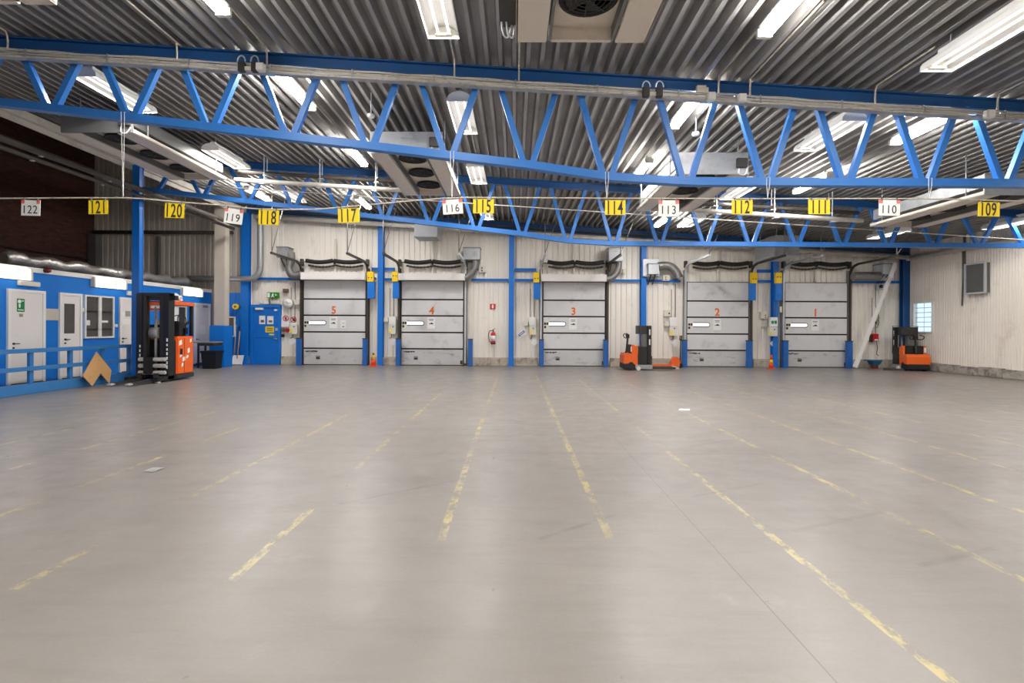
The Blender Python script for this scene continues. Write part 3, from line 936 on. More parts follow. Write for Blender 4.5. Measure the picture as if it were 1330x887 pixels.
for (a, b, c, d) in ((336.6, 410, 344.4, 421), (347, 410.5, 355, 421)):
    o = dpx(MB(), a, b, c, d, 19.852, 0.008).build('notice', PAPER, lf)
    dpx(MB(), a + 2, b + 5.5, c - 1.5, d - 2.2, 19.849, 0.004).build('photo', BROWN, o)
o = dpx(MB(), 344.7, 424, 355.8, 431.7, 19.852, 0.008).build('yellow_notice', YELLOW, lf)
q = MB()
for k in range(3): dpx(q, 346.3, 425.8 + k * 1.7, 354.2, 426.6 + k * 1.7, 19.849, 0.004)
q.build('print', BROWN, o)
dpx(MB(), 349.6, 433.6, 355.8, 435.4, 19.852, 0.008).build('yellow_notice', YELLOW, lf)
# exit sign with running figure, arrow, doorway
p = W(353, 387, 19.7)
r = thing('exit_sign', 'green and white emergency exit sign above the blue door', 'exit sign', p)
MB().pbox(346.5, 379.5, 360, 387, 19.7, 0.2, 0.01).build('box', GREEN_E, r)
q = MB()
def ep(x, y): return W(x, y, 19.693)
q.prism([ep(x, y) for x, y in ((347.2, 380.4), (350.4, 380.4), (350.4, 386.2), (347.2, 386.2))], (0, 0.007, 0))
q.lathe([(0.02, 0.0), (0.02, 0.006)], ep(354.4, 381.3), 10, 'Y')
q.prism([ep(x, y) for x, y in ((353.2, 382), (355.2, 382), (354.9, 384.2), (356.6, 386.2), (355.6, 386.3), (353.9, 384.8), (352.6, 386.2), (351.9, 385.8), (353, 384))], (0, 0.007, 0))
q.prism([ep(x, y) for x, y in ((357, 383), (358, 381.6), (358, 382.6), (359.6, 382.6), (359.6, 383.5), (358, 383.5), (358, 384.4))], (0, 0.007, 0))
q.build('pictogram', PAPER, r)
p = W(342.5, 395, 19.8)
r = thing('emergency_light', 'small white twin-lens emergency light over the blue door', 'emergency light', p)
MB().pbox(337, 388.6, 348, 395, 19.8, 0.165, 0.015).build('housing', WHITE, r)
q = MB()
for x in (339.8, 345.2): q.lathe([(0.06, -0.02), (0.065, 0)], W(x, 391.8, 19.8), 14, 'Y')
q.build('lens', PAPER, r)
elbox(351.5, 389.5, 362.5, 394.8, 'wall_box', 'cream oblong box beside the twin-lens emergency light', 'wall box', group=G1)
p = W(374, 400.5, 19.85)
r = thing('wall_clock', 'round pale wall clock right of the blue door', 'clock', p)
c = W(374, 394, 19.85)
MB().lathe([(0.19, -0.04), (0.2, -0.03), (0.2, 0.08)], c, 28, 'Y').build('case', GALV_L, r)
MB().lathe([(0.0, -0.045), (0.18, -0.043), (0.18, -0.03)], c, 28, 'Y').build('dial', WHITE, r)
q = MB(); q.bar(c + Vector((0, -0.05, 0)), c + Vector((-0.06, -0.05, 0.09)), 0.014, 0.004, Vector((0, 1, 0))); q.bar(c + Vector((0, -0.05, 0)), c + Vector((0.13, -0.05, 0.02)), 0.01, 0.004, Vector((0, 1, 0)))
q.build('hand', SEAL, r)
elbox(367, 375, 373, 380, 'sounder', 'brown slotted sounder box above the wall clock', 'sounder', BROWN)
def prohibit(x0, y0, x1, y1, label, cy):
    p = W((x0 + x1) / 2, y1, 19.92)
    r = thing('prohibition_sign', label, 'sign', p, group='no-entry style signs right of the blue door')
    MB().pbox(x0, y0, x1, y1, 19.92, 0.02).build('board', PAPER, r)
    c = W((x0 + x1) / 2 + (0.6), cy, 19.915)
    R = 0.1
    q = MB()
    pth = [c + Vector((R * math.cos(2 * PI * k / 20), 0, R * math.sin(2 * PI * k / 20))) for k in range(21)]
    q.tube(pth, 0.016, 6, caps=False)
    q.bar(c + Vector((-R * .7, 0, R * .7)), c + Vector((R * .7, 0, -R * .7)), 0.022, 0.01, Vector((0, 1, 0)))
    q.build('red_ring', RED, r)
    q = MB(); q.box(c.x - 0.035, c.x + 0.035, c.y + 0.001, c.y + 0.006, c.z - 0.06, c.z + 0.05); q.build('pictogram', GREYTXT, r)
prohibit(365.5, 409.5, 375.6, 424.6, 'larger white sheet with red prohibition ring below the wall clock', 413.5)
prohibit(377, 409.7, 384, 418.8, 'smaller white sign with red ring above the control box of door 5', 415)
p = W(370, 431, 19.9)
r = thing('hose_valve', 'dark red valve wheel on a short pale wall pipe beside the blue door', 'valve', p)
MB().pbox(364.8, 426.5, 371, 430.5, 19.85, 0.115, 0.01).build('pipe_block', BROWN, r)
c = W(373, 428.6, 19.82)
MB().tube([c + Vector((0.07 * math.cos(2 * PI * k / 16), 0, 0.07 * math.sin(2 * PI * k / 16))) for k in range(17)], 0.025, 6, caps=False).build('hand_wheel', RED, r)
MB().lathe([(0.03, -0.02), (0.03, 0.12)], c, 10, 'Y').build('spindle', DARK, r)
o = MB().pbox(365.2, 434, 368.3, 438, 19.86, 0.1, 0.012).build('key_switch', SEAL)
tag(o, 'small black switch on the wall by the blue door handle', 'switch')

# ================================================================== OFFICE BLOCK (left)
XO = -11.8
ZO = 2.88
m = MB()
m.box(XO - 0.12, XO, 4.0, 19.93, 0, ZO)
struct(m.build('wall_office', BLUE_W))
m = MB(); m.box(XL, XO - 0.12, 4.0, 19.93, ZO - 0.12, ZO - 0.02); struct(m.build('ceiling_office', GALV_D))
m = MB(); m.box(XO, XO + 0.035, 4.0, 19.9, ZO - 0.1, ZO + 0.02); struct(m.build('trim_office', WHITE))
m = MB(); m.box(XO, -10.6, 4.0, 14.2, 0, 0.09); struct(m.build('floor_walkway', WALK))
def orect(x0, x1, ztop, zbot, t=0.0):
    return WX(x0, 425, XO).y, WX(x1, 425, XO).y
def odoor(name, x0, x1, z0=0.09, z1=2.34, yfix=None):
    y0, y1 = yfix if yfix else orect(x0, x1, 0, 0)
    q = MB()
    q.box(XO + 0.0, XO + 0.05, y0, y0 + 0.07, z0, z1); q.box(XO + 0.0, XO + 0.05, y1 - 0.07, y1, z0, z1); q.box(XO + 0.0, XO + 0.05, y0 + 0.07, y1 - 0.07, z1 - 0.07, z1)
    d = struct(q.build(name, WHITE))
    l = MB().box(XO + 0.002, XO + 0.03, y0 + 0.07, y1 - 0.07, z0 + 0.02, z1 - 0.07).build('door_leaf', WHITE_D, d)
    MB().box(XO + 0.0, XO + 0.06, y0 + 0.07, y1 - 0.07, z0 - 0.02, z0 + 0.02).build('threshold', DARK, d)
    return d, l, y0, y1
def handle(l, y, z, s=1):
    q = MB(); q.lathe([(0.025, 0.0), (0.025, 0.025)], (XO + 0.03, y, z), 10, 'X'); q.bar((XO + 0.065, y, z), (XO + 0.065, y + 0.12 * s, z), 0.02, 0.02); q.bar((XO + 0.03, y, z), (XO + 0.065, y, z), 0.02, 0.02)
    q.lathe([(0.022, 0.0), (0.022, 0.02)], (XO + 0.03, y, z - 0.1), 10, 'X')
    q.build('door_handle', DARK, l)
def oplate(parent, name, x0, y0, x1, y1, mt, X=None, th=0.006):
    X = X if X else XO + 0.03
    a = WX(x0, y0, X); b = WX(x1, y1, X)
    z1 = WX((x0 + x1) / 2, y0, X).z; z0 = WX((x0 + x1) / 2, y1, X).z
    return MB().box(X, X + th, a.y, b.y, z0, z1).build(name, mt, parent)
d, l, a, b = odoor('door_1', 8, 57)
handle(l, a + 0.14, 1.05)
o = oplate(l, 'green_sign', 22, 388, 31.6, 405, GREEN)
q = MB()
X = XO + 0.037
for (x, y, r_) in ((25.3, 391.5, 0.045),):
    q.lathe([(r_, 0), (r_, 0.004)], WX(x, y, X), 12, 'X')
pz = [(24, 394.6), (26.8, 394.8), (26.2, 399.6), (24.6, 399.5)]
q.prism([WX(x, y, X) for x, y in pz], (0.004, 0, 0))
q.prism([WX(x, y, X) for x, y in ((28.5, 390), (30.6, 390.2), (30.6, 391.6), (28.5, 391.4))], (0.004, 0, 0))
q.prism([WX(x, y, X) for x, y in ((23.2, 401.6), (30.6, 402.2), (30.6, 403.4), (23.2, 402.8))], (0.004, 0, 0))
q.build('pictogram', PAPER, o)
oplate(l, 'grey_plate', 25, 407.5, 29.6, 411.5, GREYBD)
d, l, a, b = odoor('door_2', 75.5, 105)
handle(l, a + 0.17, 1.12)
o = oplate(l, 'glazing', 83.5, 394.5, 96.6, 433, GLASS_D)
oplate(l, 'notice', 86, 439.5, 93.5, 444.5, WHITE)
d, l, a, b = odoor('door_3', 154, 173, yfix=(WX(154, 425, XO).y, WX(154, 425, XO).y + 0.95))
handle(l, a + 0.12, 1.1)
oplate(l, 'notice', 157, 405, 161.5, 413, PAPER); oplate(l, 'notice', 163, 404, 169, 411, GREYBD); oplate(l, 'notice', 156.6, 414, 169, 421.5, PAPER); oplate(l, 'notice', 158, 423, 163, 428.5, CREAM)
d, l, a, b = odoor('door_4', 252, 272, yfix=(WX(251.5, 425, XO).y, 19.82))
oplate(l, 'notice', 260, 422.5, 266.5, 434, PAPER); oplate(l, 'notice', 254, 396, 258, 399.5, CREAM); oplate(l, 'notice', 263.5, 395.5, 270, 399.5, GREYBD)
handle(l, a + 0.1, 1.0)
# office windows
def owin(name, x0, x1, y0, y1, mull=True, frame=WHITE):
    Y0, Y1 = orect(x0, x1, 0, 0)
    z1 = WX((x0 + x1) / 2, y0, XO).z; z0 = WX((x0 + x1) / 2, y1, XO).z
    q = MB()
    e = 0.045
    q.box(XO, XO + 0.05, Y0, Y0 + e, z0, z1); q.box(XO, XO + 0.05, Y1 - e, Y1, z0, z1); q.box(XO, XO + 0.05, Y0 + e, Y1 - e, z0, z0 + e); q.box(XO, XO + 0.05, Y0 + e, Y1 - e, z1 - e, z1)
    ym = (Y0 + Y1) / 2
    if mull: q.box(XO, XO + 0.05, ym - 0.05, ym + 0.05, z0 + e, z1 - e)
    w_ = struct(q.build(name, frame))
    MB().box(XO + 0.004, XO + 0.014, Y0 + e, Y1 - e, z0 + e, z1 - e).build('pane', GLASS_D, w_)
    return w_, Y0, Y1, z0, z1
w_, Y0, Y1, z0, z1 = owin('window_2', 108.3, 146.5, 384, 439)
q = MB()
for zz in (z0 + 0.22, z0 + 0.72): q.box(XO + 0.0145, XO + 0.018, Y0 + 0.05, Y1 - 0.05, zz, zz + 0.045)
q.build('blind_rail', BLACK, w_)
q = MB(); q.box(XO + 0.0145, XO + 0.018, Y0 + 0.06, Y0 + 0.2, z0 + 0.36, z0 + 0.5); q.box(XO + 0.0145, XO + 0.018, Y1 - 0.42, Y1 - 0.2, z0 + 0.44, z0 + 0.5); q.build('sticker', PAPER, w_)
w_, Y0, Y1, z0, z1 = owin('window_3', 219, 241, 397, 433, False, CREAM)
MB().box(XO + 0.0145, XO + 0.018, Y0 + 0.1, Y0 + 0.5, z0 + 0.3, z0 + 0.95).build('sticker', PAPER, w_)
# small fittings on the office wall
def ofit(name, label, cat, x0, y0, x1, y1, mt, th=0.06, group=None, X=None):
    X = X if X else XO
    a = WX(x0, 425, X); b = WX(x1, 425, X)
    z1 = WX((x0 + x1) / 2, y0, X).z; z0 = WX((x0 + x1) / 2, y1, X).z
    return tag(MB().box(X + 0.001, X + th, a.y, b.y, z0, z1, min(0.01, th / 4)).build(name, mt), label, cat, group)
ofit('wall_panel', 'plain beige panel on the office wall between two white doors', 'panel', 57.3, 401, 75, 416, BEIGE_CON, 0.03)
ofit('emergency_light', 'unlit oblong cream light fitting above the white door with green sign', 'emergency light', 21.5, 365.5, 48, 371.5, CREAM, 0.09)
ofit('wall_box', 'small white box over the notice-covered white door', 'box', 163.5, 378, 170, 383.5, WHITE, 0.07)
ofit('light_switch', 'white light switch between office window and notice-covered door', 'light switch', 148.4, 421, 152, 425, WHITE, 0.03)
ofit('light_switch', 'white light switch between the glazed door and the office window', 'light switch', 105.6, 400, 108.2, 405, WHITE, 0.03)
p = WX(61, 354, XO + 0.08)
r = thing('warning_beacon', 'small dark red beacon on the white trim of the office', 'beacon', p)
MB().lathe([(0.06, -0.08), (0.06, 0.0)], p + Vector((0, 0, 0.05)), 14, 'X').build('base', DARK, r)
MB().lathe([(0.0, 0.09), (0.045, 0.08), (0.06, 0.04), (0.06, 0.0)], p + Vector((0, 0, 0.05)), 14, 'X').build('lens', mat('dark_red_lens', (120, 30, 24), 0.3), r)
# wall lights (lit)
for (x0, x1, lab, yy) in ((0, 36, 'lit wall light above the white door with green sign', (11.2, 12.42)), (118, 160, 'lit wall light above the office window', None), (234, 260, 'lit wall light above the hatch behind the orange truck', None)):
    Y0, Y1 = yy if yy else orect(x0, x1, 0, 0)
    r = thing('wall_light', lab, 'wall light', (XO, (Y0 + Y1) / 2, 2.57), group='lit oblong lights on the office wall')
    MB().box(XO, XO + 0.04, Y0 - 0.02, Y1 + 0.02, 2.57, 2.84).build('back_plate', CREAM, r)
    q = MB(); q.box(XO + 0.04, XO + 0.1, Y0 + 0.04, Y1 - 0.04, 2.585, 2.825, 0.02); q.build('diffuser', WARM, r)
    for ye in (Y0 + 0.01, Y1 - 0.01):
        q = MB(); q.box(XO + 0.04, XO + 0.105, ye - 0.03, ye + 0.03, 2.57, 2.84); q.build('end_cap', CREAM, r)
# railing
XRa = -10.53
r = thing('railing', 'worn blue two-rail barrier on a kerb in front of the office', 'railing', (XRa, 11, 0))
MB().box(XRa - 0.06, XRa + 0.08, 6.0, 14.12, 0, 0.22, 0.012).build('kerb', BLUE_R, r)
MB().box(XRa - 0.02, XRa + 0.04, 6.0, 14.12, 0.89, 0.98, 0.006).build('top_rail', BLUE_R, r)
MB().box(XRa - 0.02, XRa + 0.04, 6.0, 14.12, 0.5, 0.59, 0.006).build('middle_rail', BLUE_R, r)
for y in (7.3, 8.27, 9.25, 10.24, 11.2, 12.2, 13.15, 14.06):
    MB().box(XRa - 0.085, XRa - 0.02, y - 0.05, y + 0.05, 0.22, 0.97, 0.006).build('post', BLUE_R, r)
# plywood piece leaning on the railing
pp = [(129.7, 457), (144, 481), (138, 498), (129.3, 485), (115.5, 501.5), (106, 488)]
pts = []
for (x, y) in pp:
    a = WX(x, y, XRa + 0.2)
    zz = max(a.z, 0.005)
    pts.append(Vector((XRa + 0.27 - 0.2 * zz, a.y, zz)))
o = MB().prism(pts, (0.018, 0, 0.003)).build('plywood_offcut', PLY)
tag(o, 'pale plywood offcut with a notched foot leaning on the blue railing', 'plywood')
# foil duct and pipes on the office roof
pth = [(-12.18 + 0.03 * math.sin(i * 0.4), 12.2 + i * 0.1, ZO + 0.21 + 0.03 * math.sin(i * 0.7)) for i in range(70)]
rr = [0.13 + 0.02 * math.sin(i * 0.6) + 0.04 * random.random() for i in range(70)]
o = MB().tube(pth, rr, 12).build('foil_duct', FOIL)
tag(o, 'crumpled silver foil duct lying along the office roof edge', 'duct')
o = MB().tube(smooth([(-12.6, 19.78, 3.32), (-11.6, 19.75, 3.32), (-10.5, 19.6, 3.3), (-10.0, 19.6, 3.34), (-9.78, 19.62, 3.6), (-9.75, 19.62, 4.2), (-9.75, 19.62, 5.55)]), 0.11, 12).build('vent_pipe', GALV)
tag(o, 'grey vent pipe rising behind the concrete pillar with an elbow at its foot', 'pipe')
o = MB().tube([(-16.2, 19.3, 3.15), (-13.5, 19.4, 3.2), (-12.62, 19.55, 3.2)], 0.15, 10).build('roof_duct', PIPE_D)
tag(o, 'thick black duct crossing the office roof to the vent pipe', 'duct')
o = MB().tube([(-16.3, 19.8, 5.1), (-10.9, 19.8, 5.1)], 0.07, 8).build('wall_pipe', PIPE_D)
tag(o, 'dark horizontal pipe across the grey sheet wall above the office', 'pipe')
m = MB(); m.box(-13.9, -13.8, 19.85, 19.95, 2.9, 4.95); struct(m.build('trim_seam', GALV_D))
m = MB(); m.box(XL + 0.05, XL + 0.35, 19.6, 19.92, 2.9, 5.0); struct(m.build('trim_corner', GALV_D))
# beige cables/pipes on the brick wall
o = MB().tube([(XL + 0.08, 9.0, 4.0), (XL + 0.08, 19.7, 4.0)], 0.03, 6).build('wall_conduit', PIPE_D)
tag(o, 'thin dark conduit along the dark brick wall', 'conduit')
# dark double pipe below the eaves at left
q = thing('pipe_run', 'pair of dark insulated pipes passing in front of the free-standing blue column', 'pipes', (-9.9, 13, 4.95))
MB().tube([(-9.82, 7.4, 5.06), (-9.82, 18.2, 5.06)], 0.07, 10).build('pipe', PIPE_D, q)
MB().tube([(-10.0, 7.4, 4.95), (-10.0, 18.2, 4.95)], 0.05, 10).build('pipe', PIPE_D, q)
for y in (9.2, 10.6, 12.4, 15.2, 16.8):
    k = MB()
    k.box(-10.03, -9.97, y - 0.03, y + 0.03, 4.885, 4.905); k.box(-9.85, -9.79, y - 0.03, y + 0.03, 4.975, 4.995)
    k.build('clip', GALV_L, q)

# ================================================================== RECESS BESIDE THE PILLAR
m = MB()
corrugated(m, -11.6, DX(315), 0.3, 2.78, 'X', 19.86, 0.2, 0.35, 0.03, 1)
struct(m.build('wall_recess', BLUE_W))
p = W(309, 473.5, 19.6)
r = thing('snow_shovel', 'snow shovel with white blade and wooden handle in the blue recess', 'shovel', (p.x, 19.6, 0))
q = MB()
q.prism([(p.x - 0.2, 19.55, 0.02), (p.x + 0.2, 19.55, 0.02), (p.x + 0.2, 19.68, 0.36), (p.x - 0.2, 19.68, 0.36)], (0, -0.02, 0.01))
q.prism([(p.x - 0.2, 19.55, 0.02), (p.x - 0.18, 19.55, 0.02), (p.x - 0.18, 19.68, 0.36), (p.x - 0.2, 19.68, 0.36)], (0, -0.08, 0.0))
q.prism([(p.x + 0.18, 19.55, 0.02), (p.x + 0.2, 19.55, 0.02), (p.x + 0.2, 19.68, 0.36), (p.x + 0.18, 19.68, 0.36)], (0, -0.08, 0.0))
q.build('blade', PAPER, r)
MB().tube([(p.x - 0.03, 19.6, 0.25), (p.x + 0.0, 19.73, 1.3)], 0.02, 8).build('shaft', WOOD, r)
c = Vector((p.x + 0.02, 19.74, 1.36))
MB().tube([c + Vector(v) for v in ((0, 0, -0.07), (-0.07, 0, 0.0), (-0.06, 0, 0.09), (0.06, 0, 0.09), (0.07, 0, 0.0), (0, 0, -0.07))], 0.017, 8).build('grip', SEAL, r)
q = MB().tube([W(303.2, 472.5, 19.74), W(306.7, 422, 19.8)], 0.02, 8)
tag(q.build('broom_stick', WOOD), 'loose wooden stick leaning left of the snow shovel', 'stick')
p = W(306.8, 402, 19.6)
r = thing('hose_reel', 'small yellow reel fixed high on the blue recess wall', 'reel', p)
c = W(306.8, 398.3, 19.6)
MB().lathe([(0.11, -0.08), (0.11, 0.0), (0.05, 0.02), (0.05, 0.22)], c, 16, 'Y').build('drum', YELLOW_B, r)
MB().lathe([(0.045, -0.09), (0.045, -0.075)], c, 12, 'Y').build('hub', BROWN, r)
MB().tube(smooth([c + Vector((-0.1, 0, 0)), c + Vector((-0.16, 0.05, -0.4)), c + Vector((-0.1, 0.1, -1.0))]), 0.018, 6).build('hose', SIGNBLUE, r)
p = W(301, 437, 19.4)
r = thing('notice_frame', 'narrow white framed board right of the pillar base box', 'notice board', p)
q = MB()
q.pbox(296.5, 411, 305.2, 412.6, 19.4, 0.04); q.pbox(303.6, 411, 305.2, 437.5, 19.4, 0.04); q.pbox(296.5, 436, 305.2, 437.5, 19.4, 0.04)
q.build('frame', WHITE, r)
MB().pbox(296.6, 412.6, 303.6, 424, 19.42, 0.02).build('board', BROWN, r)
MB().pbox(296.6, 424, 303.6, 436, 19.42, 0.02).build('lower_board', BLUE_W, r)
# work shelf and bin
r = thing('work_table', 'narrow grey work table between orange truck and pillar base', 'table', (-10.85, 17.95, 0))
MB().box(-11.3, -10.4, 17.7, 18.3, 0.9, 0.94, 0.006).build('table_top', GREYBD, r)
MB().box(-10.95, -10.42, 17.72, 18.28, 0.8, 0.9).build('drawer', DARK, r)
for (a, b) in ((-11.25, 17.76), (-11.25, 18.24), (-11.0, 18.24)):
    MB().box(a - 0.025, a + 0.025, b - 0.025, b + 0.025, 0, 0.9).build('leg', DARK, r)
r = thing('waste_bin', 'black plastic bin under the grey work table', 'bin', (-10.62, 18.0, 0))
q = MB()
q.prism([(-10.84, 17.8, 0.0), (-10.4, 17.8, 0.0), (-10.4, 18.2, 0.0), (-10.84, 18.2, 0.0)], (0, 0, 0.02))
def frust(q, x0, x1, y0, y1, z0, z1, e):
    b = [Vector(v) for v in ((x0, y0, z0), (x1, y0, z0), (x1, y1, z0), (x0, y1, z0))]
    t_ = [Vector(v) for v in ((x0 - e, y0 - e, z1), (x1 + e, y0 - e, z1), (x1 + e, y1 + e, z1), (x0 - e, y1 + e, z1))]
    B = [q.bm.verts.new(v) for v in b]; T = [q.bm.verts.new(v) for v in t_]
    q.bm.faces.new(B[::-1]); q.bm.faces.new(T)
    for i in range(4): q.bm.faces.new((B[i], B[(i + 1) % 4], T[(i + 1) % 4], T[i]))
frust(q, -10.84, -10.4, 17.82, 18.18, 0.0, 0.56, 0.04)
q.build('body', BIN, r)
MB().box(-10.91, -10.33, 17.75, 18.25, 0.55, 0.62, 0.015).build('rim', BIN, r)

# ================================================================== LEFT TRUCK
r = thing('reach_truck', 'tall orange and black forklift with closed mast beside the blue column', 'forklift', (-9.65, 13.9, 0))
def T(mb, n_, m_): return mb.build(n_, m_, r)
xl, xr = -10.06, -9.2
for s, X in ((-1, xl + 0.075), (1, xr - 0.075)):
    q = MB()
    q.box(X - 0.075, X + 0.075, 13.62, 13.66, 0.06, 2.34); q.box(X - 0.075, X + 0.075, 13.82, 13.86, 0.06, 2.34); q.box(X + s * 0.055 - 0.02, X + s * 0.055 + 0.02, 13.66, 13.82, 0.06, 2.34)
    T(q, 'mast_upright', BLACK)
    Xi = X - s * 0.12
    q = MB(); q.box(Xi - 0.04, Xi + 0.04, 13.65, 13.8, 0.1, 2.28)
    T(q, 'inner_upright', DARK)
q = MB()
q.box(xl, xr, 13.64, 13.86, 2.28, 2.37, 0.008); q.box(xl + 0.15, xr - 0.15, 13.8, 13.86, 1.45, 1.52); q.box(xl + 0.02, xr + 0.12, 13.7, 13.84, 2.18, 2.3)
T(q, 'mast_crossbar', BLACK)
T(MB().box(xl + 0.24, xr - 0.22, 13.75, 13.8, 1.9, 2.13), 'mast_plate', ORANGE)
q = MB().box(xl + 0.3, xr - 0.3, 13.74, 13.75, 1.96, 2.03)
T(q, 'plate_sticker', PAPER)
T(MB().lathe([(0.035, 0.1), (0.035, 2.0)], (-9.63, 13.76, 0), 12), 'lift_cylinder', GALV)
T(MB().lathe([(0.15, -0.12), (0.15, 0.12)], (-9.63, 13.78, 1.3), 20, 'X'), 'hose_drum', GREYBD)
q = MB()
for X in (-9.78, -9.48): q.tube([(X, 13.7, 0.4), (X, 13.7, 2.2)], 0.012, 6)
T(q, 'lift_chain', DARK)
q = MB()
for z in (0.2, 0.38, 0.55): q.box(xl + 0.11, xr - 0.02, 13.52, 13.6, z, z + 0.1, 0.02)
T(q, 'fork_carriage', WORN)
q = MB(); q.box(-9.76, -9.54, 13.46, 13.6, 0.22, 0.66, 0.01)
T(q, 'carriage_plate', BLACK)
for X in (-9.86, -9.42):
    q = MB()
    q.box(X - 0.055, X + 0.055, 13.44, 13.5, 0.05, 0.24)
    q.prism([(X - 0.055, 13.46, 0.05), (X + 0.055, 13.46, 0.05), (X + 0.055, 13.46, 0.1), (X - 0.055, 13.46, 0.1)], (-0.0, -0.9, -0.02))
    q.build('fork', DARK, r)
    q = MB(); q.box(X - 0.056, X + 0.056, 12.45, 12.6, 0.028, 0.075, 0.012); q.build('fork_tip', WORN, r)
for X in (xl + 0.06, xr - 0.06):
    q = MB(); q.box(X - 0.06, X + 0.06, 13.2, 14.1, 0.04, 0.16, 0.01)
    q.build('support_leg', BLACK, r)
    MB().lathe([(0.06, -0.045), (0.06, 0.045)], (X, 13.3, 0.06), 14, 'X').build('wheel', CREAM, r)
q = MB(); q.box(xl + 0.04, xr, 13.98, 14.7, 0.16, 1.2, 0.03)
T(q, 'body', ORANGE)
T(MB().box(xl + 0.05, xr + 0.01, 13.95, 14.72, 0.04, 0.17, 0.02), 'skirt', DARK)
T(MB().box(xl + 0.06, xr - 0.03, 13.87, 13.99, 0.1, 1.1, 0.02), 'battery_side', BLACK)
q = MB()
q.box(xr, xr + 0.006, 14.28, 14.29, 0.2, 1.15)
T(q, 'panel_gap', DARK)
q = MB()
for (y, z, a, b) in ((14.05, 0.95, .13, .16), (14.08, .62, .1, .1), (14.2, .5, .12, .14), (14.16, .35, .08, .12), (14.42, .72, .1, .16), (14.36, .58, .1, .1), (14.52, 1.02, .08, .12)):
    q.prism([(xr + 0.001, y, z), (xr + 0.001, y + a, z + 0.03), (xr + 0.001, y + a * .9, z + b), (xr + 0.001, y + a * .1, z + b * .8)], (0.004, 0, 0))
T(q, 'sticker', PAPER)
q = MB(); q.box(xr - 0.0, xr + 0.02, 14.1, 14.18, 0.7, 0.86); T(q, 'grip_recess', SEAL)
q = MB(); q.box(-9.95, -9.55, 14.0, 14.3, 1.2, 1.42, 0.03); q.box(-9.5, -9.28, 14.15, 14.35, 1.2, 1.62, 0.03)
T(q, 'console', BLACK)
q = MB(); q.bar((-9.35, 14.25, 1.35), (-9.2, 14.5, 1.62), 0.07, 0.05); q.tube([(-9.5, 14.4, 1.2), (-9.46, 14.4, 1.75), (-9.36, 14.3, 1.8)], 0.014, 6)
T(q, 'control_lever', BLACK)
q = MB(); q.box(-9.75, -9.6, 13.98, 14.0, 1.42, 1.66); q.box(-9.8, -9.5, 13.98, 14.02, 1.25, 1.4)
T(q, 'display', CREAM)
T(MB().box(-9.95, -9.32, 14.45, 14.68, 1.2, 1.5, 0.06), 'seat', BLACK)
T(MB().box(xl + 0.05, xr - 0.01, 13.86, 14.76, 2.05, 2.16, 0.02), 'overhead_guard', ORANGE)
for X in (xl + 0.1, xr - 0.06):
    MB().box(X - 0.035, X + 0.035, 14.64, 14.72, 1.2, 2.05).build('guard_post', BLACK, r)
T(MB().tube(smooth([(-9.25, 13.9, 1.75), (-9.25, 14.1, 1.78), (-9.25, 14.4, 1.72), (-9.25, 14.42, 1.3)]), 0.012, 6), 'hose', SEAL)
q = MB(); q.box(xr - 0.14, xr - 0.01, 13.61, 13.62, 0.35, 1.0)
q = MB()
for i in range(7):
    z = 0.35 + i * 0.12
    q.box(xr - 0.05, xr - 0.015, 13.612, 13.62, z, z + 0.06 + 0.03 * random.random())
    if i < 4: q.box(xl + 0.09, xl + 0.12, 13.612, 13.62, z + 0.2, z + 0.27)
T(q, 'worn_marking', PAPER)
bm = bmesh.new()
bmesh.ops.create_icosphere(bm, subdivisions=3, radius=1)
for v in bm.verts:
    k = 1 + 0.22 * math.sin(v.co.x * 7 + v.co.y * 3) * math.cos(v.co.z * 6 + v.co.x * 4)
    v.co = Vector((v.co.x * 0.2 * k, v.co.y * 0.24 * k, max(-0.09, v.co.z * 0.13 * k)))
o = MB().add(bm, Matrix.Translation((-9.45, 14.2, 2.255))).build('plastic_bag', BAG)
tag(o, 'crumpled white plastic bag on the roof of the tall truck', 'bag')

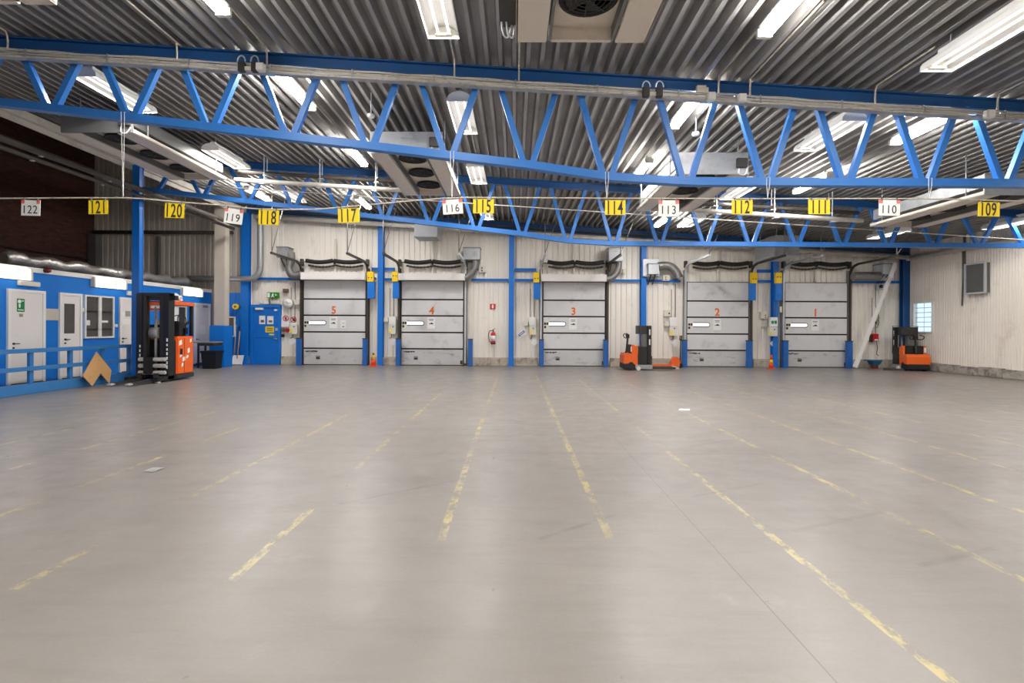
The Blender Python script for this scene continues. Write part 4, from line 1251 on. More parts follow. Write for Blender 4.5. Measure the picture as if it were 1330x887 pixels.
# ================================================================== SMALL STACKERS
def stacker(label, loc, rz, flen):
    r = thing('pallet_stacker', label, 'pallet stacker', loc, rz, group='small orange stackers')
    def B(mb, n_, m_): return mb.build(n_, m_, r, True)
    q = MB()
    q.prism([(0.0, -0.38, 0.24), (0.0, -0.38, 0.5), (0.05, -0.38, 0.6), (0.48, -0.38, 0.6), (0.48, -0.38, 0.2), (0.38, -0.38, 0.2), (0.3, -0.38, 0.3), (0.22, -0.38, 0.3), (0.14, -0.38, 0.24)], (0, 0.76, 0))
    B(q, 'hood', ORANGE)
    q = MB(); q.box(-0.01, 0.44, -0.36, 0.36, 0.05, 0.28, 0.03); B(q, 'skirt', BLACK)
    q = MB(); q.box(0.27, 0.36, -0.38, -0.3, 0.60, 0.9); q.box(0.27, 0.36, 0.3, 0.38, 0.60, 0.9); q.box(0.36, 0.5, -0.38, 0.38, 0.58, 0.86, 0.01)
    B(q, 'back_panel', ORANGE)
    B(MB().box(0.24, 0.37, -0.29, 0.29, 0.6, 0.9, 0.02), 'dash', BLACK)
    B(MB().box(0.24, 0.272, -0.37, -0.31, 0.66, 0.84), 'sticker', PAPER)
    q = MB(); q.box(0.49, 0.82, -0.385, 0.385, 0.2, 0.84, 0.012); B(q, 'battery_cover', BLACK)
    for y in (-0.3, 0.3):
        q = MB(); q.box(0.84, 0.97, y - 0.05, y + 0.05, 0.06, 1.58); q.build('mast_upright', BLACK, r, True)
        q = MB(); q.box(0.88, 0.93, y - 0.052, y + 0.052, 0.9, 1.1); q.box(0.88, 0.93, y - 0.052, y + 0.052, 1.25, 1.45); q.build('mast_sticker', PAPER, r, True)
    q = MB(); q.box(0.86, 0.95, -0.25, 0.25, 1.5, 1.58); q.box(0.86, 0.95, -0.25, 0.25, 0.75, 0.82); B(q, 'mast_crossbar', BLACK)
    q = MB(); q.lathe([(0.04, 0.15), (0.04, 1.45)], (0.83, 0.12, 0), 12); B(q, 'lift_cylinder', GALV_D)
    q = MB(); q.box(0.68, 0.83, -0.26, 0.0, 0.84, 1.3); B(q, 'mast_guard', GALV_D)
    q = MB(); q.box(0.55, 0.82, -0.28, 0.28, 1.28, 1.58, 0.012); B(q, 'mast_box', DARK)
    q = MB(); q.tube([(0.12, 0, 0.58), (0.16, 0, 0.66), (0.21, 0, 1.15)], 0.035, 8); B(q, 'tiller', BLACK)
    q = MB(); q.box(0.15, 0.26, -0.07, 0.07, 1.12, 1.28, 0.02)
    for s in (-1, 1):
        q.tube(smooth([(0.2, 0.06 * s, 1.14), (0.14, 0.2 * s, 1.14), (0.1, 0.22 * s, 1.24), (0.12, 0.08 * s, 1.29)]), 0.017, 8)
    B(q, 'tiller_head', BLACK)
    B(MB().box(0.14, 0.19, -0.05, 0.05, 1.27, 1.31, 0.01), 'tiller_button', mat('dark_red_plastic', (120, 34, 34), 0.4) if 'dark_red_plastic' not in MATS else MATS['dark_red_plastic'])
    for s in (-1, 1):
        q = MB(); q.box(0.4, 1.0, s * 0.36 - 0.035, s * 0.36 + 0.035, 0.06, 0.2, 0.01); q.build('chassis_beam', GALV, r, True)
        q = MB(); q.lathe([(0.075, -0.03), (0.075, 0.03)], (0.5, s * 0.4, 0.076), 18, 'Y'); q.build('wheel', CREAM, r, True)
        q = MB(); q.lathe([(0.1, -0.035), (0.1, 0.035)], (0.22, s * 0.3, 0.1), 18, 'Y'); q.build('drive_wheel', SEAL, r, True)
        q = MB(); q.box(0.97, 1.02, s * 0.2 - 0.06, s * 0.2 + 0.06, 0.06, 0.5); q.box(0.97, 0.97 + flen, s * 0.2 - 0.075, s * 0.2 + 0.075, 0.05, 0.11, 0.008)
        o = q.build('fork', DARK, r, True)
        MB().box(0.85 + flen, 0.975 + flen, s * 0.2 - 0.077, s * 0.2 + 0.077, 0.045, 0.115).build('fork_tip', WORN, o, True)
    q = MB(); q.box(0.94, 0.98, -0.34, 0.34, 0.1, 0.4); B(q, 'fork_carriage', GALV)
    return r
stacker('small orange pallet stacker standing side-on between doors 3 and 2', (3.87, 18.4, 0), 0, 1.0)
s2 = stacker('small orange pallet stacker seen from behind in the right corner', (14.46, 18.3, 0), math.atan2(0.985, 0.17), 0.2)
o = MB().prism([(13.55, 18.75, 0.03), (14.05, 18.45, 0.03), (14.1, 18.56, 0.03), (13.6, 18.86, 0.03)], (0, 0, 0.07)).build('steel_bar', DARK)
o.location.z = 0.0
tag(o, 'dark steel bar lying on the floor left of the corner stacker', 'steel bar')
q = MB()
q.tube([(0.84, -0.42, 0.6), (0.84, -0.42, 1.62), (0.84, 0.42, 1.62), (0.84, 0.42, 0.6)], 0.012, 6)
q.tube([(0.84, -0.42, 1.3), (0.84, 0.42, 1.3)], 0.012, 6)
q.build('load_guard', BLACK, s2, True)
# hand pallet truck by door 2
p = Vector(((877 - PX) * 19.3 / F, 19.3, 0))
r = thing('pallet_jack', 'orange hand pallet truck with upright black handle left of dock door 2', 'pallet truck', p)
q = MB()
q.prism([(p.x - 0.16, 19.2, 0.06), (p.x + 0.14, 19.2, 0.06), (p.x + 0.16, 19.2, 0.3), (p.x + 0.06, 19.2, 0.42), (p.x - 0.06, 19.2, 0.42), (p.x - 0.14, 19.2, 0.25)], (0, 0.28, 0))
q.build('pump_body', ORANGE, r)
MB().tube([(p.x + 0.2, 19.34, 0.2), (p.x + 0.22, 19.34, 1.05)], 0.022, 8).build('handle_shaft', BLACK, r)
MB().tube([(p.x + 0.22, 19.25, 1.05), (p.x + 0.23, 19.25, 1.2), (p.x + 0.23, 19.43, 1.2), (p.x + 0.22, 19.43, 1.05), (p.x + 0.22, 19.25, 1.05)], 0.024, 8).build('grip', BLACK, r)
q = MB()
for y in (19.27, 19.41): q.lathe([(0.09, -0.025), (0.09, 0.025)], (p.x + 0.18, y, 0.09), 16, 'Y')
q.build('wheel', SEAL, r)
q = MB()
for y in (19.1, 19.46):
    q.box(p.x - 1.0, p.x - 0.1, y, y + 0.14, 0.07, 0.12, 0.006)
q.build('fork', ORANGE, r)
q = MB()
for y in (19.17, 19.53): q.lathe([(0.04, -0.04), (0.04, 0.04)], (p.x - 0.88, y, 0.04), 12, 'Y')
q.build('roller', CREAM, r)
# traffic cones
def cone(X, Y, h, label, bands, rbase):
    r = thing('traffic_cone', label, 'traffic cone', (X, Y, 0), group='traffic cones')
    MB().box(X - rbase, X + rbase, Y - rbase, Y + rbase, 0, 0.03, 0.01).build('base', ORANGE, r)
    z = 0.03
    R0, R1 = rbase * 0.62, 0.03
    for (f0, f1, m_) in bands:
        a = R0 + (R1 - R0) * f0; b = R0 + (R1 - R0) * f1
        MB().lathe([(a, 0.03 + (h - 0.03) * f0), (b, 0.03 + (h - 0.03) * f1)], (X, Y, 0), 18).build('band', m_, r)
    return r
CO = mat('cone_orange', (226, 72, 34), 0.5); CY = mat('cone_yellow', (244, 190, 40), 0.5)
cone((487 - PX) * 19.6 / F, 19.4, 0.5, 'small faded traffic cone on a wide base beside dock door 5', ((0, .5, CO), (.5, .85, CY), (.85, 1, BROWN)), 0.17)
cone((999.4 - PX) * 19.3 / F, 19.15, 0.52, 'orange and yellow traffic cone at the column between doors 2 and 1', ((0, .35, CO), (.35, .62, CY), (.62, 1, CO)), 0.14)
# ------------------------------------------------ right corner bits
a, b = W(1163, 342, 19.25), W(1110.5, 477, 19.25)
o = MB().bar(a, b, 0.15, 0.05, Vector((0, 1, 0))).build('diagonal_strut', WHITE)
tag(o, 'white diagonal strut across the wall right of dock door 1', 'strut')
p = W(1136, 444, 19.75)
r = thing('fire_box', 'red fire alarm box on the wall right of the white strut', 'fire box', p)
MB().pbox(1134, 433.5, 1141.5, 443, 19.75, 0.215, 0.012).build('case', RED, r)
MB().pbox(1131.5, 434.5, 1134, 444.5, 19.77, 0.12, 0.01).build('side_block', DARK, r)
MB().pbox(1136, 440.5, 1140.5, 442.4, 19.745, 0.006).build('white_label', PAPER, r)
q = MB(); a = W(1138, 443, 19.82); q.tube(smooth([a, a + Vector((0.05, 0, -0.25)), a + Vector((0.02, 0, -0.5)), a + Vector((0.1, 0, -0.55))]), 0.014, 6)
a = W(1137, 433, 19.82); q.tube([a, (a.x, 19.82, 3.2)], 0.012, 6); a = W(1132.5, 433, 19.82); q.tube([a, (a.x, 19.82, 2.7)], 0.01, 6)
q.build('cable', DARK, r)
a = W(1136, 466.5, 19.5)
r = thing('wash_basin', 'small blue trough on a dark red foot below the red fire box', 'trough', (a.x, 19.5, 0))
q = MB(); frust(q, a.x - 0.1, a.x + 0.12, 19.4, 19.65, 0.14, 0.3, 0.06); q.build('trough', mat('teal_blue_plastic', (30, 98, 140), 0.45), r)
MB().box(a.x - 0.3, a.x + 0.18, 19.33, 19.7, 0.29, 0.33, 0.01).build('rim', MATS['teal_blue_plastic'], r)
MB().box(a.x - 0.08, a.x + 0.1, 19.44, 19.6, 0, 0.15).build('foot', mat('dark_red_foot', (110, 50, 44), 0.6), r)
# coiled cable on the wall above
q = MB()
c = W(1139, 410, 19.85)
for i in range(5):
    q.tube([c + Vector((0.06 * math.cos(t_ * PI / 6) + 0.03 * (i % 2), 0, 0.1 * math.sin(t_ * PI / 6) - i * 0.09)) for t_ in range(13)], 0.009, 5, caps=False)
tag(q.build('cable_coil', DARK), 'dark coiled cable hung on the wall above the red fire box', 'cable')
# vent panel on the right wall
Y0, Y1 = WX(1287, 360, XR).y, WX(1261, 360, XR).y
r = thing('wall_vent', 'square grey louvred vent high on the right wall', 'vent', (XR, (Y0 + Y1) / 2, 2.7))
q = MB(); q.box(XR - 0.16, XR - 0.035, Y0, Y1, 2.7, 3.66); q.build('back_box', GALV_D, r)
q = MB()
for k in range(16):
    z = 2.72 + k * 0.058
    q.box(XR - 0.19, XR - 0.165, Y0 + 0.04, Y1 - 0.04, z, z + 0.04)
q.build('louvres', GALV_D, r)
q = MB()
q.box(XR - 0.21, XR - 0.16, Y0 - 0.03, Y0 + 0.03, 2.67, 3.69); q.box(XR - 0.21, XR - 0.16, Y1 - 0.03, Y1 + 0.03, 2.67, 3.69); q.box(XR - 0.21, XR - 0.16, Y0 + 0.03, Y1 - 0.03, 2.67, 2.72); q.box(XR - 0.21, XR - 0.16, Y0 + 0.03, Y1 - 0.03, 3.64, 3.69)
q.build('frame', GALV_L, r)
p = WX(1256.5, 362, XR - 0.04)
r = thing('wall_switch', 'small pale switch with conduit left of the square wall vent', 'switch', p)
MB().box(XR - 0.11, XR - 0.035, p.y - 0.06, p.y + 0.06, p.z - 0.09, p.z + 0.06, 0.01).build('box', CREAM, r)
MB().tube([(XR - 0.06, p.y + 0.15, p.z + 1.0), (XR - 0.06, p.y + 0.15, p.z - 0.05), (XR - 0.06, p.y + 0.18, p.z - 0.9)], 0.025, 6).build('conduit', GALV_D, r)
m = MB(); m.box(XR - 0.06, XR - 0.031, 17.26, 17.34, 3.3, 5.2); struct(m.build('trim_wall_seam', GALV_D))

# ================================================================== HANGING NUMBER SIGNS AND WIRES
SY = 7.94
SIGNS = [(122, 27.6, 260, 52, 280, 1), (121, 115, 260, 140, 278, -1), (120, 214, 264, 239, 283, 2), (119, 290.5, 270, 316, 291.5, 7), (118, 335.7, 273, 362, 292, 2), (117, 439, 270.5, 467, 289, -2),
         (116, 574, 258, 602, 279, -4.5), (115, 614.5, 258.5, 641.5, 277, 0), (114, 786, 260, 812.5, 279, 0), (113, 855.5, 260, 882, 281, 0), (112, 950.5, 259.5, 977.5, 278, 0), (111, 1050, 259, 1078, 278, 0), (110, 1141.5, 259.6, 1169, 280, 1), (109, 1270.5, 262.6, 1298.5, 281, 1)]
for (nn, x0, y0, x1, y1, tilt) in SIGNS:
    white = nn in (122, 119, 116, 113, 110)
    c = W((x0 + x1) / 2, (y0 + y1) / 2, SY)
    w = (x1 - x0) * SY / F; h = (y1 - y0) * SY / F
    if abs(tilt) > 3: w *= 0.93; h *= 0.9
    r = thing('number_sign', '%s hanging sign with the number %d' % ('white' if white else 'yellow', nn), 'sign', c, rot=(0, math.radians(tilt), 0), group='hanging row number signs')
    MB().box(-w / 2, w / 2, 0, 0.008, -h / 2, h / 2).build('board', PAPER if white else YELLOW, r, True)
    text(str(nn), h * (0.74 if white else 1.28), 'numeral', GREYTXT, r, 0.86 if white else 0.575, 0.0 if white else 0.0034, loc=(0, -0.002, -h * 0.1 if white else 0))
    if white:
        q = MB()
        for s in (-1, 1):
            q.box(s * w * 0.41 - w * 0.085, s * w * 0.41 + w * 0.085, -0.005, -0.001, h * 0.27, h * 0.5)
        q.build('corner_tab', PINK, r, True)
    q = MB()
    for s in (-1, 1):
        q.box(s * w * 0.36 - 0.008, s * w * 0.36 + 0.008, -0.006, 0.012, h * 0.42, h * 0.5 + 0.03)
    q.build('clip', GALV_D, r, True)
wp = [(-40, 258), (0, 257.7), (160, 257), (220, 261.5), (286, 266.5), (338, 271.5), (400, 271.8), (440, 269.5), (573, 257.8), (660, 256.8), (800, 257.5), (1000, 258), (1200, 258.2), (1330, 261.5), (1370, 263)]
o = MB().tube(smooth([W(x, y, 8.0) for x, y in wp], 3), 0.011, 6).build('sign_wire', CABLE)
tag(o, 'slack pale wire below the nearest truss carrying the number signs', 'wire')
for (px, top, lab) in ((160, 141, 'twin cord at left holding the sign wire near sign 121'), (587, 200, 'thin cord holding the sign wire at sign 116'), (788, 228, 'twin cord holding the sign wire at sign 114'), (997, 238, 'twin cord holding the sign wire right of sign 112'), (1207, 238, 'twin cord holding the sign wire right of sign 110')):
    p0, p1 = W(px, 257.6, 8.0), W(px, top, 8.0)
    zt = bot(p1.x) - 0.07
    q = MB()
    for s in (-1, 1):
        q.tube([(p0.x, 8.0, p0.z), (p0.x + s * 0.025, 7.985, zt + 0.02), (p0.x + s * 0.025, 7.982, zt + 0.13), (p0.x + s * 0.025, 8.02, zt + 0.135)], 0.005, 5)
    tag(q.build('hanger_cord', PAPER), lab, 'cord', 'cords holding the sign wire')
o = MB().tube([W(255, 240.5, 13.72), W(1345, 312.5, 13.72)], 0.014, 6).build('steel_cable', PIPE)
tag(o, 'straight pale cable running just in front of the farther truss', 'cable')

# ------------------------------------------------ cable tray on the near truss
r = thing('cable_tray', 'long tray of beige cables below the top chord of the nearest truss', 'cable tray', (0, 7.8, 5.1))
def tz(X): return roof(X) - 0.335
a, b = XC + 0.3, XR - 0.3
q = MB()
q.bar((a, 7.89, tz(a) - 0.065), (b, 7.89, tz(b) - 0.065), 0.1, 0.01)
for X in [a + i * 1.25 for i in range(int((b - a) / 1.25))]:
    q.bar((X, 7.83, tz(X) - 0.065), (X, 7.83, tz(X) + 0.06), 0.02, 0.012); q.bar((X, 7.83, tz(X) + 0.06), (X, 7.99, tz(X) + 0.06), 0.02, 0.012)
q.build('tray', GALV, r)
for i in range(7):
    q = MB()
    y = 7.845 + 0.014 * (i % 4); zo = (-0.045, 0.045, 0.0, 0.025, -0.02, 0.055, -0.035)[i]
    n = 60
    pth = []
    for k in range(n + 1):
        X = a + (b - a) * k / n
        pth.append((X, y + random.uniform(-0.006, 0.006), tz(X) + zo + random.uniform(-0.012, 0.012)))
    q.tube(pth, 0.012 if i % 3 else 0.018, 6)
    q.build('cable', CABLE if i % 3 != 1 else GALV_L, r)
for (px, py, lab) in ((318, 84, 'left of sign 118'), (338, 89, 'left'), (840, 117, 'mid'), (923, 124, 'a'), (965, 126, 'b'), (1284, 147, 'c')):
    pass
JB = [(322, 86, 'pair of dark boxes with looped cables on the cable tray, left of picture centre', True), (338, 87, 'pale junction box on the cable tray beside the left pair of loops', False), (848, 119, 'pair of dark boxes with looped cables on the cable tray, right of centre', True),
      (924, 125, 'pale junction box on the tray above sign 112, the left of two', False), (964, 127, 'pale junction box on the tray above sign 112, the right of two', False), (1286, 148, 'pale junction box on the tray above sign 109', False)]
for (px, py, lab, loops) in JB:
    c = W(px, py, 7.76)
    if loops:
        r = thing('looped_box', lab, 'junction box', c, group='boxes on the cable tray')
        for s in (-1, 1):
            MB().box(c.x + s * 0.1 - 0.05, c.x + s * 0.1 + 0.05, 7.74, 7.82, c.z - 0.08, c.z + 0.07, 0.01).build('box', DARK, r)
            q = MB()
            q.tube([Vector((c.x + s * 0.1 + 0.06 * math.cos(t_ * PI / 8), 7.76, c.z + 0.07 + 0.09 * math.sin(t_ * PI / 8))) for t_ in range(9)], 0.011, 6)
            q.build('cable_loop', GALV_L, r)
        MB().box(c.x - 0.06, c.x + 0.06, 7.76, 7.82, c.z - 0.06, c.z + 0.0).build('link', CABLE, r)
    else:
        r = thing('junction_box', lab, 'junction box', c, group='boxes on the cable tray')
        MB().box(c.x - 0.06, c.x + 0.06, 7.73, 7.825, c.z - 0.06, c.z + 0.06, 0.01).build('housing', CREAM, r)
        MB().box(c.x - 0.05, c.x + 0.05, 7.72, 7.73, c.z - 0.05, c.z + 0.05, 0.003).build('cover', WHITE, r)
# conduits along the deck and over the chord
def deckline(name, X, y0, y1, lab, r_=0.014, drop=True, shift=0.0):
    Z = roof(X) - 0.02
    q = MB()
    pts = [(X + shift, y0, roof(X + shift) - 0.02), (X, y1, Z)]
    if drop:
        pts += [(X, 7.84, Z - 0.03), (X, 7.86, Z - 0.2 - 0.02), (X, 7.84, Z - 0.27)]
    q.tube(smooth(pts, 4), r_, 6)
    tag(q.build('conduit', CABLE), lab, 'conduit', 'thin conduits on the ceiling deck')
deckline('c', -5.2, 4.8, 7.7, 'pale conduit on the deck ahead of the nearest truss, far left')
deckline('c', -3.82, 6.75, 7.7, 'pale conduit from the left narrow light back to the nearest truss')
deckline('c', 3.12, 6.45, 7.7, 'pale conduit on the deck above sign 113 area, left of two')
deckline('c', 3.6, 6.0, 7.7, 'pale conduit on the deck above sign 112, right of two')
deckline('c', -0.94, 6.8, 7.7, 'pale conduit from the central reflector light to the nearest truss')
deckline('c', 5.52, 6.75, 7.7, 'pale conduit from the right reflector light to the nearest truss')
deckline('c', 7.4, 6.6, 7.7, 'pale conduit over the chord at the right edge of the picture')
deckline('c', 0.05, 5.7, 7.7, 'pale conduit dropping from the near cooler end to the tray')
deckline('c', -7.8, 7.0, 7.7, 'short pale conduit hooked over the chord at the left edge')
for (X, y0, y1, lab) in ((-3.84, 9.65, 11.4, 'pale conduit on the deck behind the nearest truss, left row'), (2.92, 9.4, 11.2, 'pale conduit on the deck behind the nearest truss, right of centre'), (-0.93, 10.1, 11.95, 'pale conduit linking the central reflector lights')):
    deckline('c', X, y0, y1, lab, drop=False)
# ------------------------------------------------ refrigerant pipes between coolers
for (x0, x1, z, rr_, lab) in ((-7.25, -2.9, 0.70, 0.06, 'lower pale pipe between the two left coolers'), (-7.25, -2.9, 0.44, 0.05, 'upper dark pipe between the two left coolers'), (4.5, 9.0, 0.74, 0.06, 'lower pale pipe between the two right coolers'), (4.5, 9.0, 0.50, 0.05, 'upper dark pipe between the two right coolers')):
    py_ = 13.25 if 'lower' in lab else 13.42
    q = thing('cooling_pipe', lab, 'pipe', ((x0 + x1) / 2, py_, roof((x0 + x1) / 2) - z - 0.1), group='pipes between the ceiling coolers')
    MB().tube([(x0, py_, roof(x0) - z), (x1, py_, roof(x1) - z)], rr_, 10).build('pipe', PIPE if 'pale' in lab else PIPE_D, q)
    for k in range(1, 4):
        X = x0 + (x1 - x0) * (k - 0.5) / 3
        m = MB(); m.box(X - 0.06, X + 0.06, py_ - 0.07, py_ + 0.07, roof(X) - z - rr_ - 0.02, roof(X) - z - rr_)
        m.box(X - 0.01, X + 0.01, py_ - 0.01 + rr_, py_ + 0.01 + rr_, roof(X) - z - rr_, roof(X) - 0.015)
        m.build('clip', GALV_L, q)
# pipes along the top of the dock wall and the right wall
def wz_(X): return roof(X) - 0.45
q = thing('wall_pipe', 'thick pale pipe along the top of the dock wall and right wall', 'pipe', (2, 19.55, 4.2))
MB().tube([(-9.9, 19.5, wz_(-9.9)), (XR - 0.3, 19.5, wz_(XR - 0.3) - 0.02)], 0.085, 12).build('pipe', PIPE, q)
MB().tube([(XR - 0.22, 19.5, wz_(XR) - 0.02), (XR - 0.22, 10.0, wz_(XR) - 0.02)], 0.085, 12).build('side_pipe', PIPE, q)
MB().lathe([(0.0, -0.1), (0.08, -0.09), (0.1, 0), (0.08, 0.09), (0, 0.1)], (XR - 0.24, 19.5, wz_(XR) - 0.02), 14).build('elbow', PIPE, q)
k = MB()
for i in range(10):
    X = -9.2 + i * 2.55
    k.box(X - 0.02, X + 0.02, 19.4, 19.6, wz_(X) - 0.1, wz_(X) - 0.085); k.box(X - 0.012, X + 0.012, 19.59, 19.61, wz_(X) - 0.1, roof(X) - 0.02)
k.build('clip', GALV_D, q)
o = MB().tube([(-9.9, 19.45, roof(-9.9) - 0.24), (XR - 0.4, 19.45, roof(XR) - 0.24)], 0.03, 8).build('thin_pipe', PIPE_D)
tag(o, 'thin dark pipe above the thick pale pipe along the dock wall', 'pipe')

# ================================================================== UNIT COOLERS
def cooler(X, y0, y1, zb, label, housing, cable=True):
    r = thing('unit_cooler', label, 'unit cooler', (X, (y0 + y1) / 2, zb), group='ceiling coolers')
    w = 0.7
    q = MB()
    q.box(X - w + 0.06, X + w - 0.06, y0 + 0.03, y1 - 0.03, zb + 0.17, zb + 0.42, 0.008)
    q.build('housing', housing, r)
    for s in (-1, 1):
        q = MB()
        xo, xi = X + s * w, X + s * 0.37
        q.box(min(xo, xi), max(xo, xi), y0, y1, zb, zb + 0.03, 0.006)
        q.box(min(xo, xo - s * 0.02), max(xo, xo - s * 0.02), y0, y1, zb, zb + 0.08)
        q.build('drip_pan', PAN, r)
        q = MB(); q.box(min(xi - s * 0.02, xi - s * 0.05), max(xi - s * 0.02, xi - s * 0.05), y0 + 0.06, y1 - 0.04, zb + 0.01, zb + 0.2)
        q.build('side_plate', GALV_D, r)
    q = MB(); q.box(X - 0.33, X + 0.33, y0 + 0.05, y1 - 0.05, zb + 0.14, zb + 0.165); q.build('fan_plate', PAN, r)
    q = MB(); q.box(X - 0.32, X + 0.32, y1 - 0.06, y1 - 0.01, zb + 0.0, zb + 0.14); q.build('end_lip', PAN, r)
    q = MB(); q.box(X - w, X + w, y0 - 0.03, y0 - 0.002, zb + 0.0, zb + 0.42, 0.005); q.build('end_plate', housing, r)
    L_ = y1 - y0
    for k in range(3):
        yc = y0 + L_ * (0.19 + 0.31 * k)
        q = MB()
        q.lathe([(0.27, zb + 0.14), (0.29, zb + 0.09), (0.255, zb + 0.085), (0.25, zb + 0.14)], (X, yc, 0), 28)
        q.lathe([(0.0, zb + 0.137), (0.25, zb + 0.137)], (X, yc, 0), 28)
        f_ = q.build('fan', SEAL, r)
        q = MB()
        for R in (0.07, 0.12, 0.17, 0.22): q.ring((X, yc, zb + 0.085), R, 0.005, 24, 4)
        for a_ in range(4): q.bar((X + 0.25 * math.cos(a_ * PI / 4), yc + 0.25 * math.sin(a_ * PI / 4), zb + 0.086), (X - 0.25 * math.cos(a_ * PI / 4), yc - 0.25 * math.sin(a_ * PI / 4), zb + 0.086), 0.01, 0.006)
        q.build('grille', DARK, f_)
        q = MB()
        q.lathe([(0.0, zb + 0.095), (0.06, zb + 0.097), (0.06, zb + 0.135)], (X, yc, 0), 14)
        for a_ in range(5):
            t_ = a_ * 2 * PI / 5
            c_, s_ = math.cos(t_), math.sin(t_)
            v = lambda rr, ta, z: Vector((X + rr * c_ - ta * s_, yc + rr * s_ + ta * c_, z))
            q.prism([v(0.05, -0.03, zb + 0.105), v(0.23, -0.08, zb + 0.1), v(0.23, 0.08, zb + 0.125), v(0.05, 0.03, zb + 0.125)], (0, 0, 0.004))
        q.build('blades', DARK, f_)
    for (sx, yy) in ((-1, y0 + 0.4), (1, y0 + 0.4), (-1, y1 - 0.4), (1, y1 - 0.4)):
        hx = X + sx * (w - 0.02)
        m = MB(); m.tube([(hx, yy, zb + 0.06), (hx, yy, roof(hx))], 0.012, 6); m.build('hanger_rod', GALV_L, r)
    q = MB(); q.box(X - 0.12, X + 0.12, y0 - 0.045, y0 - 0.03, zb + 0.3, zb + 0.315); q.build('handle', GALV_L, r)
    q = MB(); q.box(X + 0.45, X + 0.66, y0 - 0.1, y0 - 0.032, zb + 0.12, zb + 0.3, 0.01); q.build('terminal_box', DARK, r)
    q = MB(); q.tube(smooth([(X + 0.5, y0 - 0.06, zb + 0.13), (X + 0.5, y0 - 0.07, zb + 0.0), (X + 0.6, y0 - 0.07, zb - 0.02), (X + 0.66, y0 - 0.04, zb + 0.1)]), 0.012, 6); q.build('cable', GALV_L, r)
    return r
ck = cooler(0.7, 2.4, 5.54, 4.58, 'cooler with round fan right over the camera at the top edge', GALV_D)  # housing colour darkened to hold its shade
MB().box(-0.17, 0.0, 4.5, 5.4, 4.66, 4.95, 0.008).build('side_box', DARK, ck)
q = MB()
for k in range(2): q.tube(smooth([(-0.15 + 0.05 * k, 5.3, 4.67), (-0.13 + 0.05 * k, 5.35, 4.56), (-0.08 + 0.05 * k, 5.38, 4.55), (-0.04 + 0.03 * k, 5.36, 4.67)]), 0.01, 6)
q.build('side_cable', GALV_L, ck)
cooler(-5.54, 2.3, 5.4, 4.87, 'cooler corner showing at the top left edge of the picture', GALV_D)  # darker housing colour holds its shade here too
cooler(-8.07, 9.9, 13.05, 5.21, 'leftmost cooler behind the nearest truss, above signs 121 and 120', GALV_D)  # dim light on this housing painted in as darker steel
cooler(-2.10, 9.9, 13.05, 4.84, 'cooler with three dark fans above signs 116 and 115', GALV)
cooler(3.80, 9.9, 13.05, 4.47, 'cooler above sign 113 with bright left flank', GALV)
cooler(9.75, 9.9, 13.05, 4.10, 'rightmost cooler, sloping across the picture above sign 109', GALV)
# heater boxes on the wall
r = thing('heater_box', 'big grey metal box high between dock doors 2 and 1', 'heater', (9.5, 18.6, 4.02))
MB().box(9.07, 9.93, 17.85, 19.35, 4.05, 4.76, 0.01).build('casing', GALV, r)
MB().box(9.12, 9.88, 17.84, 17.86, 4.34, 4.36).build('seam', GALV_D, r)
MB().box(9.05, 9.95, 17.83, 19.36, 4.03, 4.055).build('bottom_flange', GALV_L, r)
for (a_, b_) in ((9.2, 18.0), (9.8, 18.0), (9.2, 19.2), (9.8, 19.2)):
    MB().tube([(a_, b_, 4.7), (a_, b_, roof(a_))], 0.012, 6).build('hanger_rod', GALV_L, r)
p0 = W(538, 307, 18.28); p1 = W(568, 307, 18.28)
r = thing('heater_box', 'grey metal box with slatted underside high above dock door 4', 'heater', ((p0.x + p1.x) / 2, 19, p0.z))
MB().box(p0.x, p1.x, 18.28, 19.35, p0.z + 0.02, p0.z + 0.55, 0.01).build('casing', GALV_L, r)
q = MB()
for k in range(9):
    y = 18.34 + k * 0.11
    q.box(p0.x + 0.05, p1.x - 0.05, y, y + 0.06, p0.z - 0.0, p0.z + 0.02)
q.build('slats', GALV, r)
q = MB(); q.box(p0.x, p0.x + 0.04, 18.28, 19.35, p0.z - 0.01, p0.z + 0.02); q.box(p1.x - 0.04, p1.x, 18.28, 19.35, p0.z - 0.01, p0.z + 0.02); q.box(p0.x, p1.x, 18.28, 18.32, p0.z - 0.01, p0.z + 0.02)
q.build('frame', GALV_L, r)
for b_ in (18.4, 19.25):
    MB().tube([((p0.x + p1.x) / 2, b_, p0.z + 0.55), ((p0.x + p1.x) / 2, b_, roof(p0.x))], 0.012, 6).build('hanger_rod', GALV_L, r)

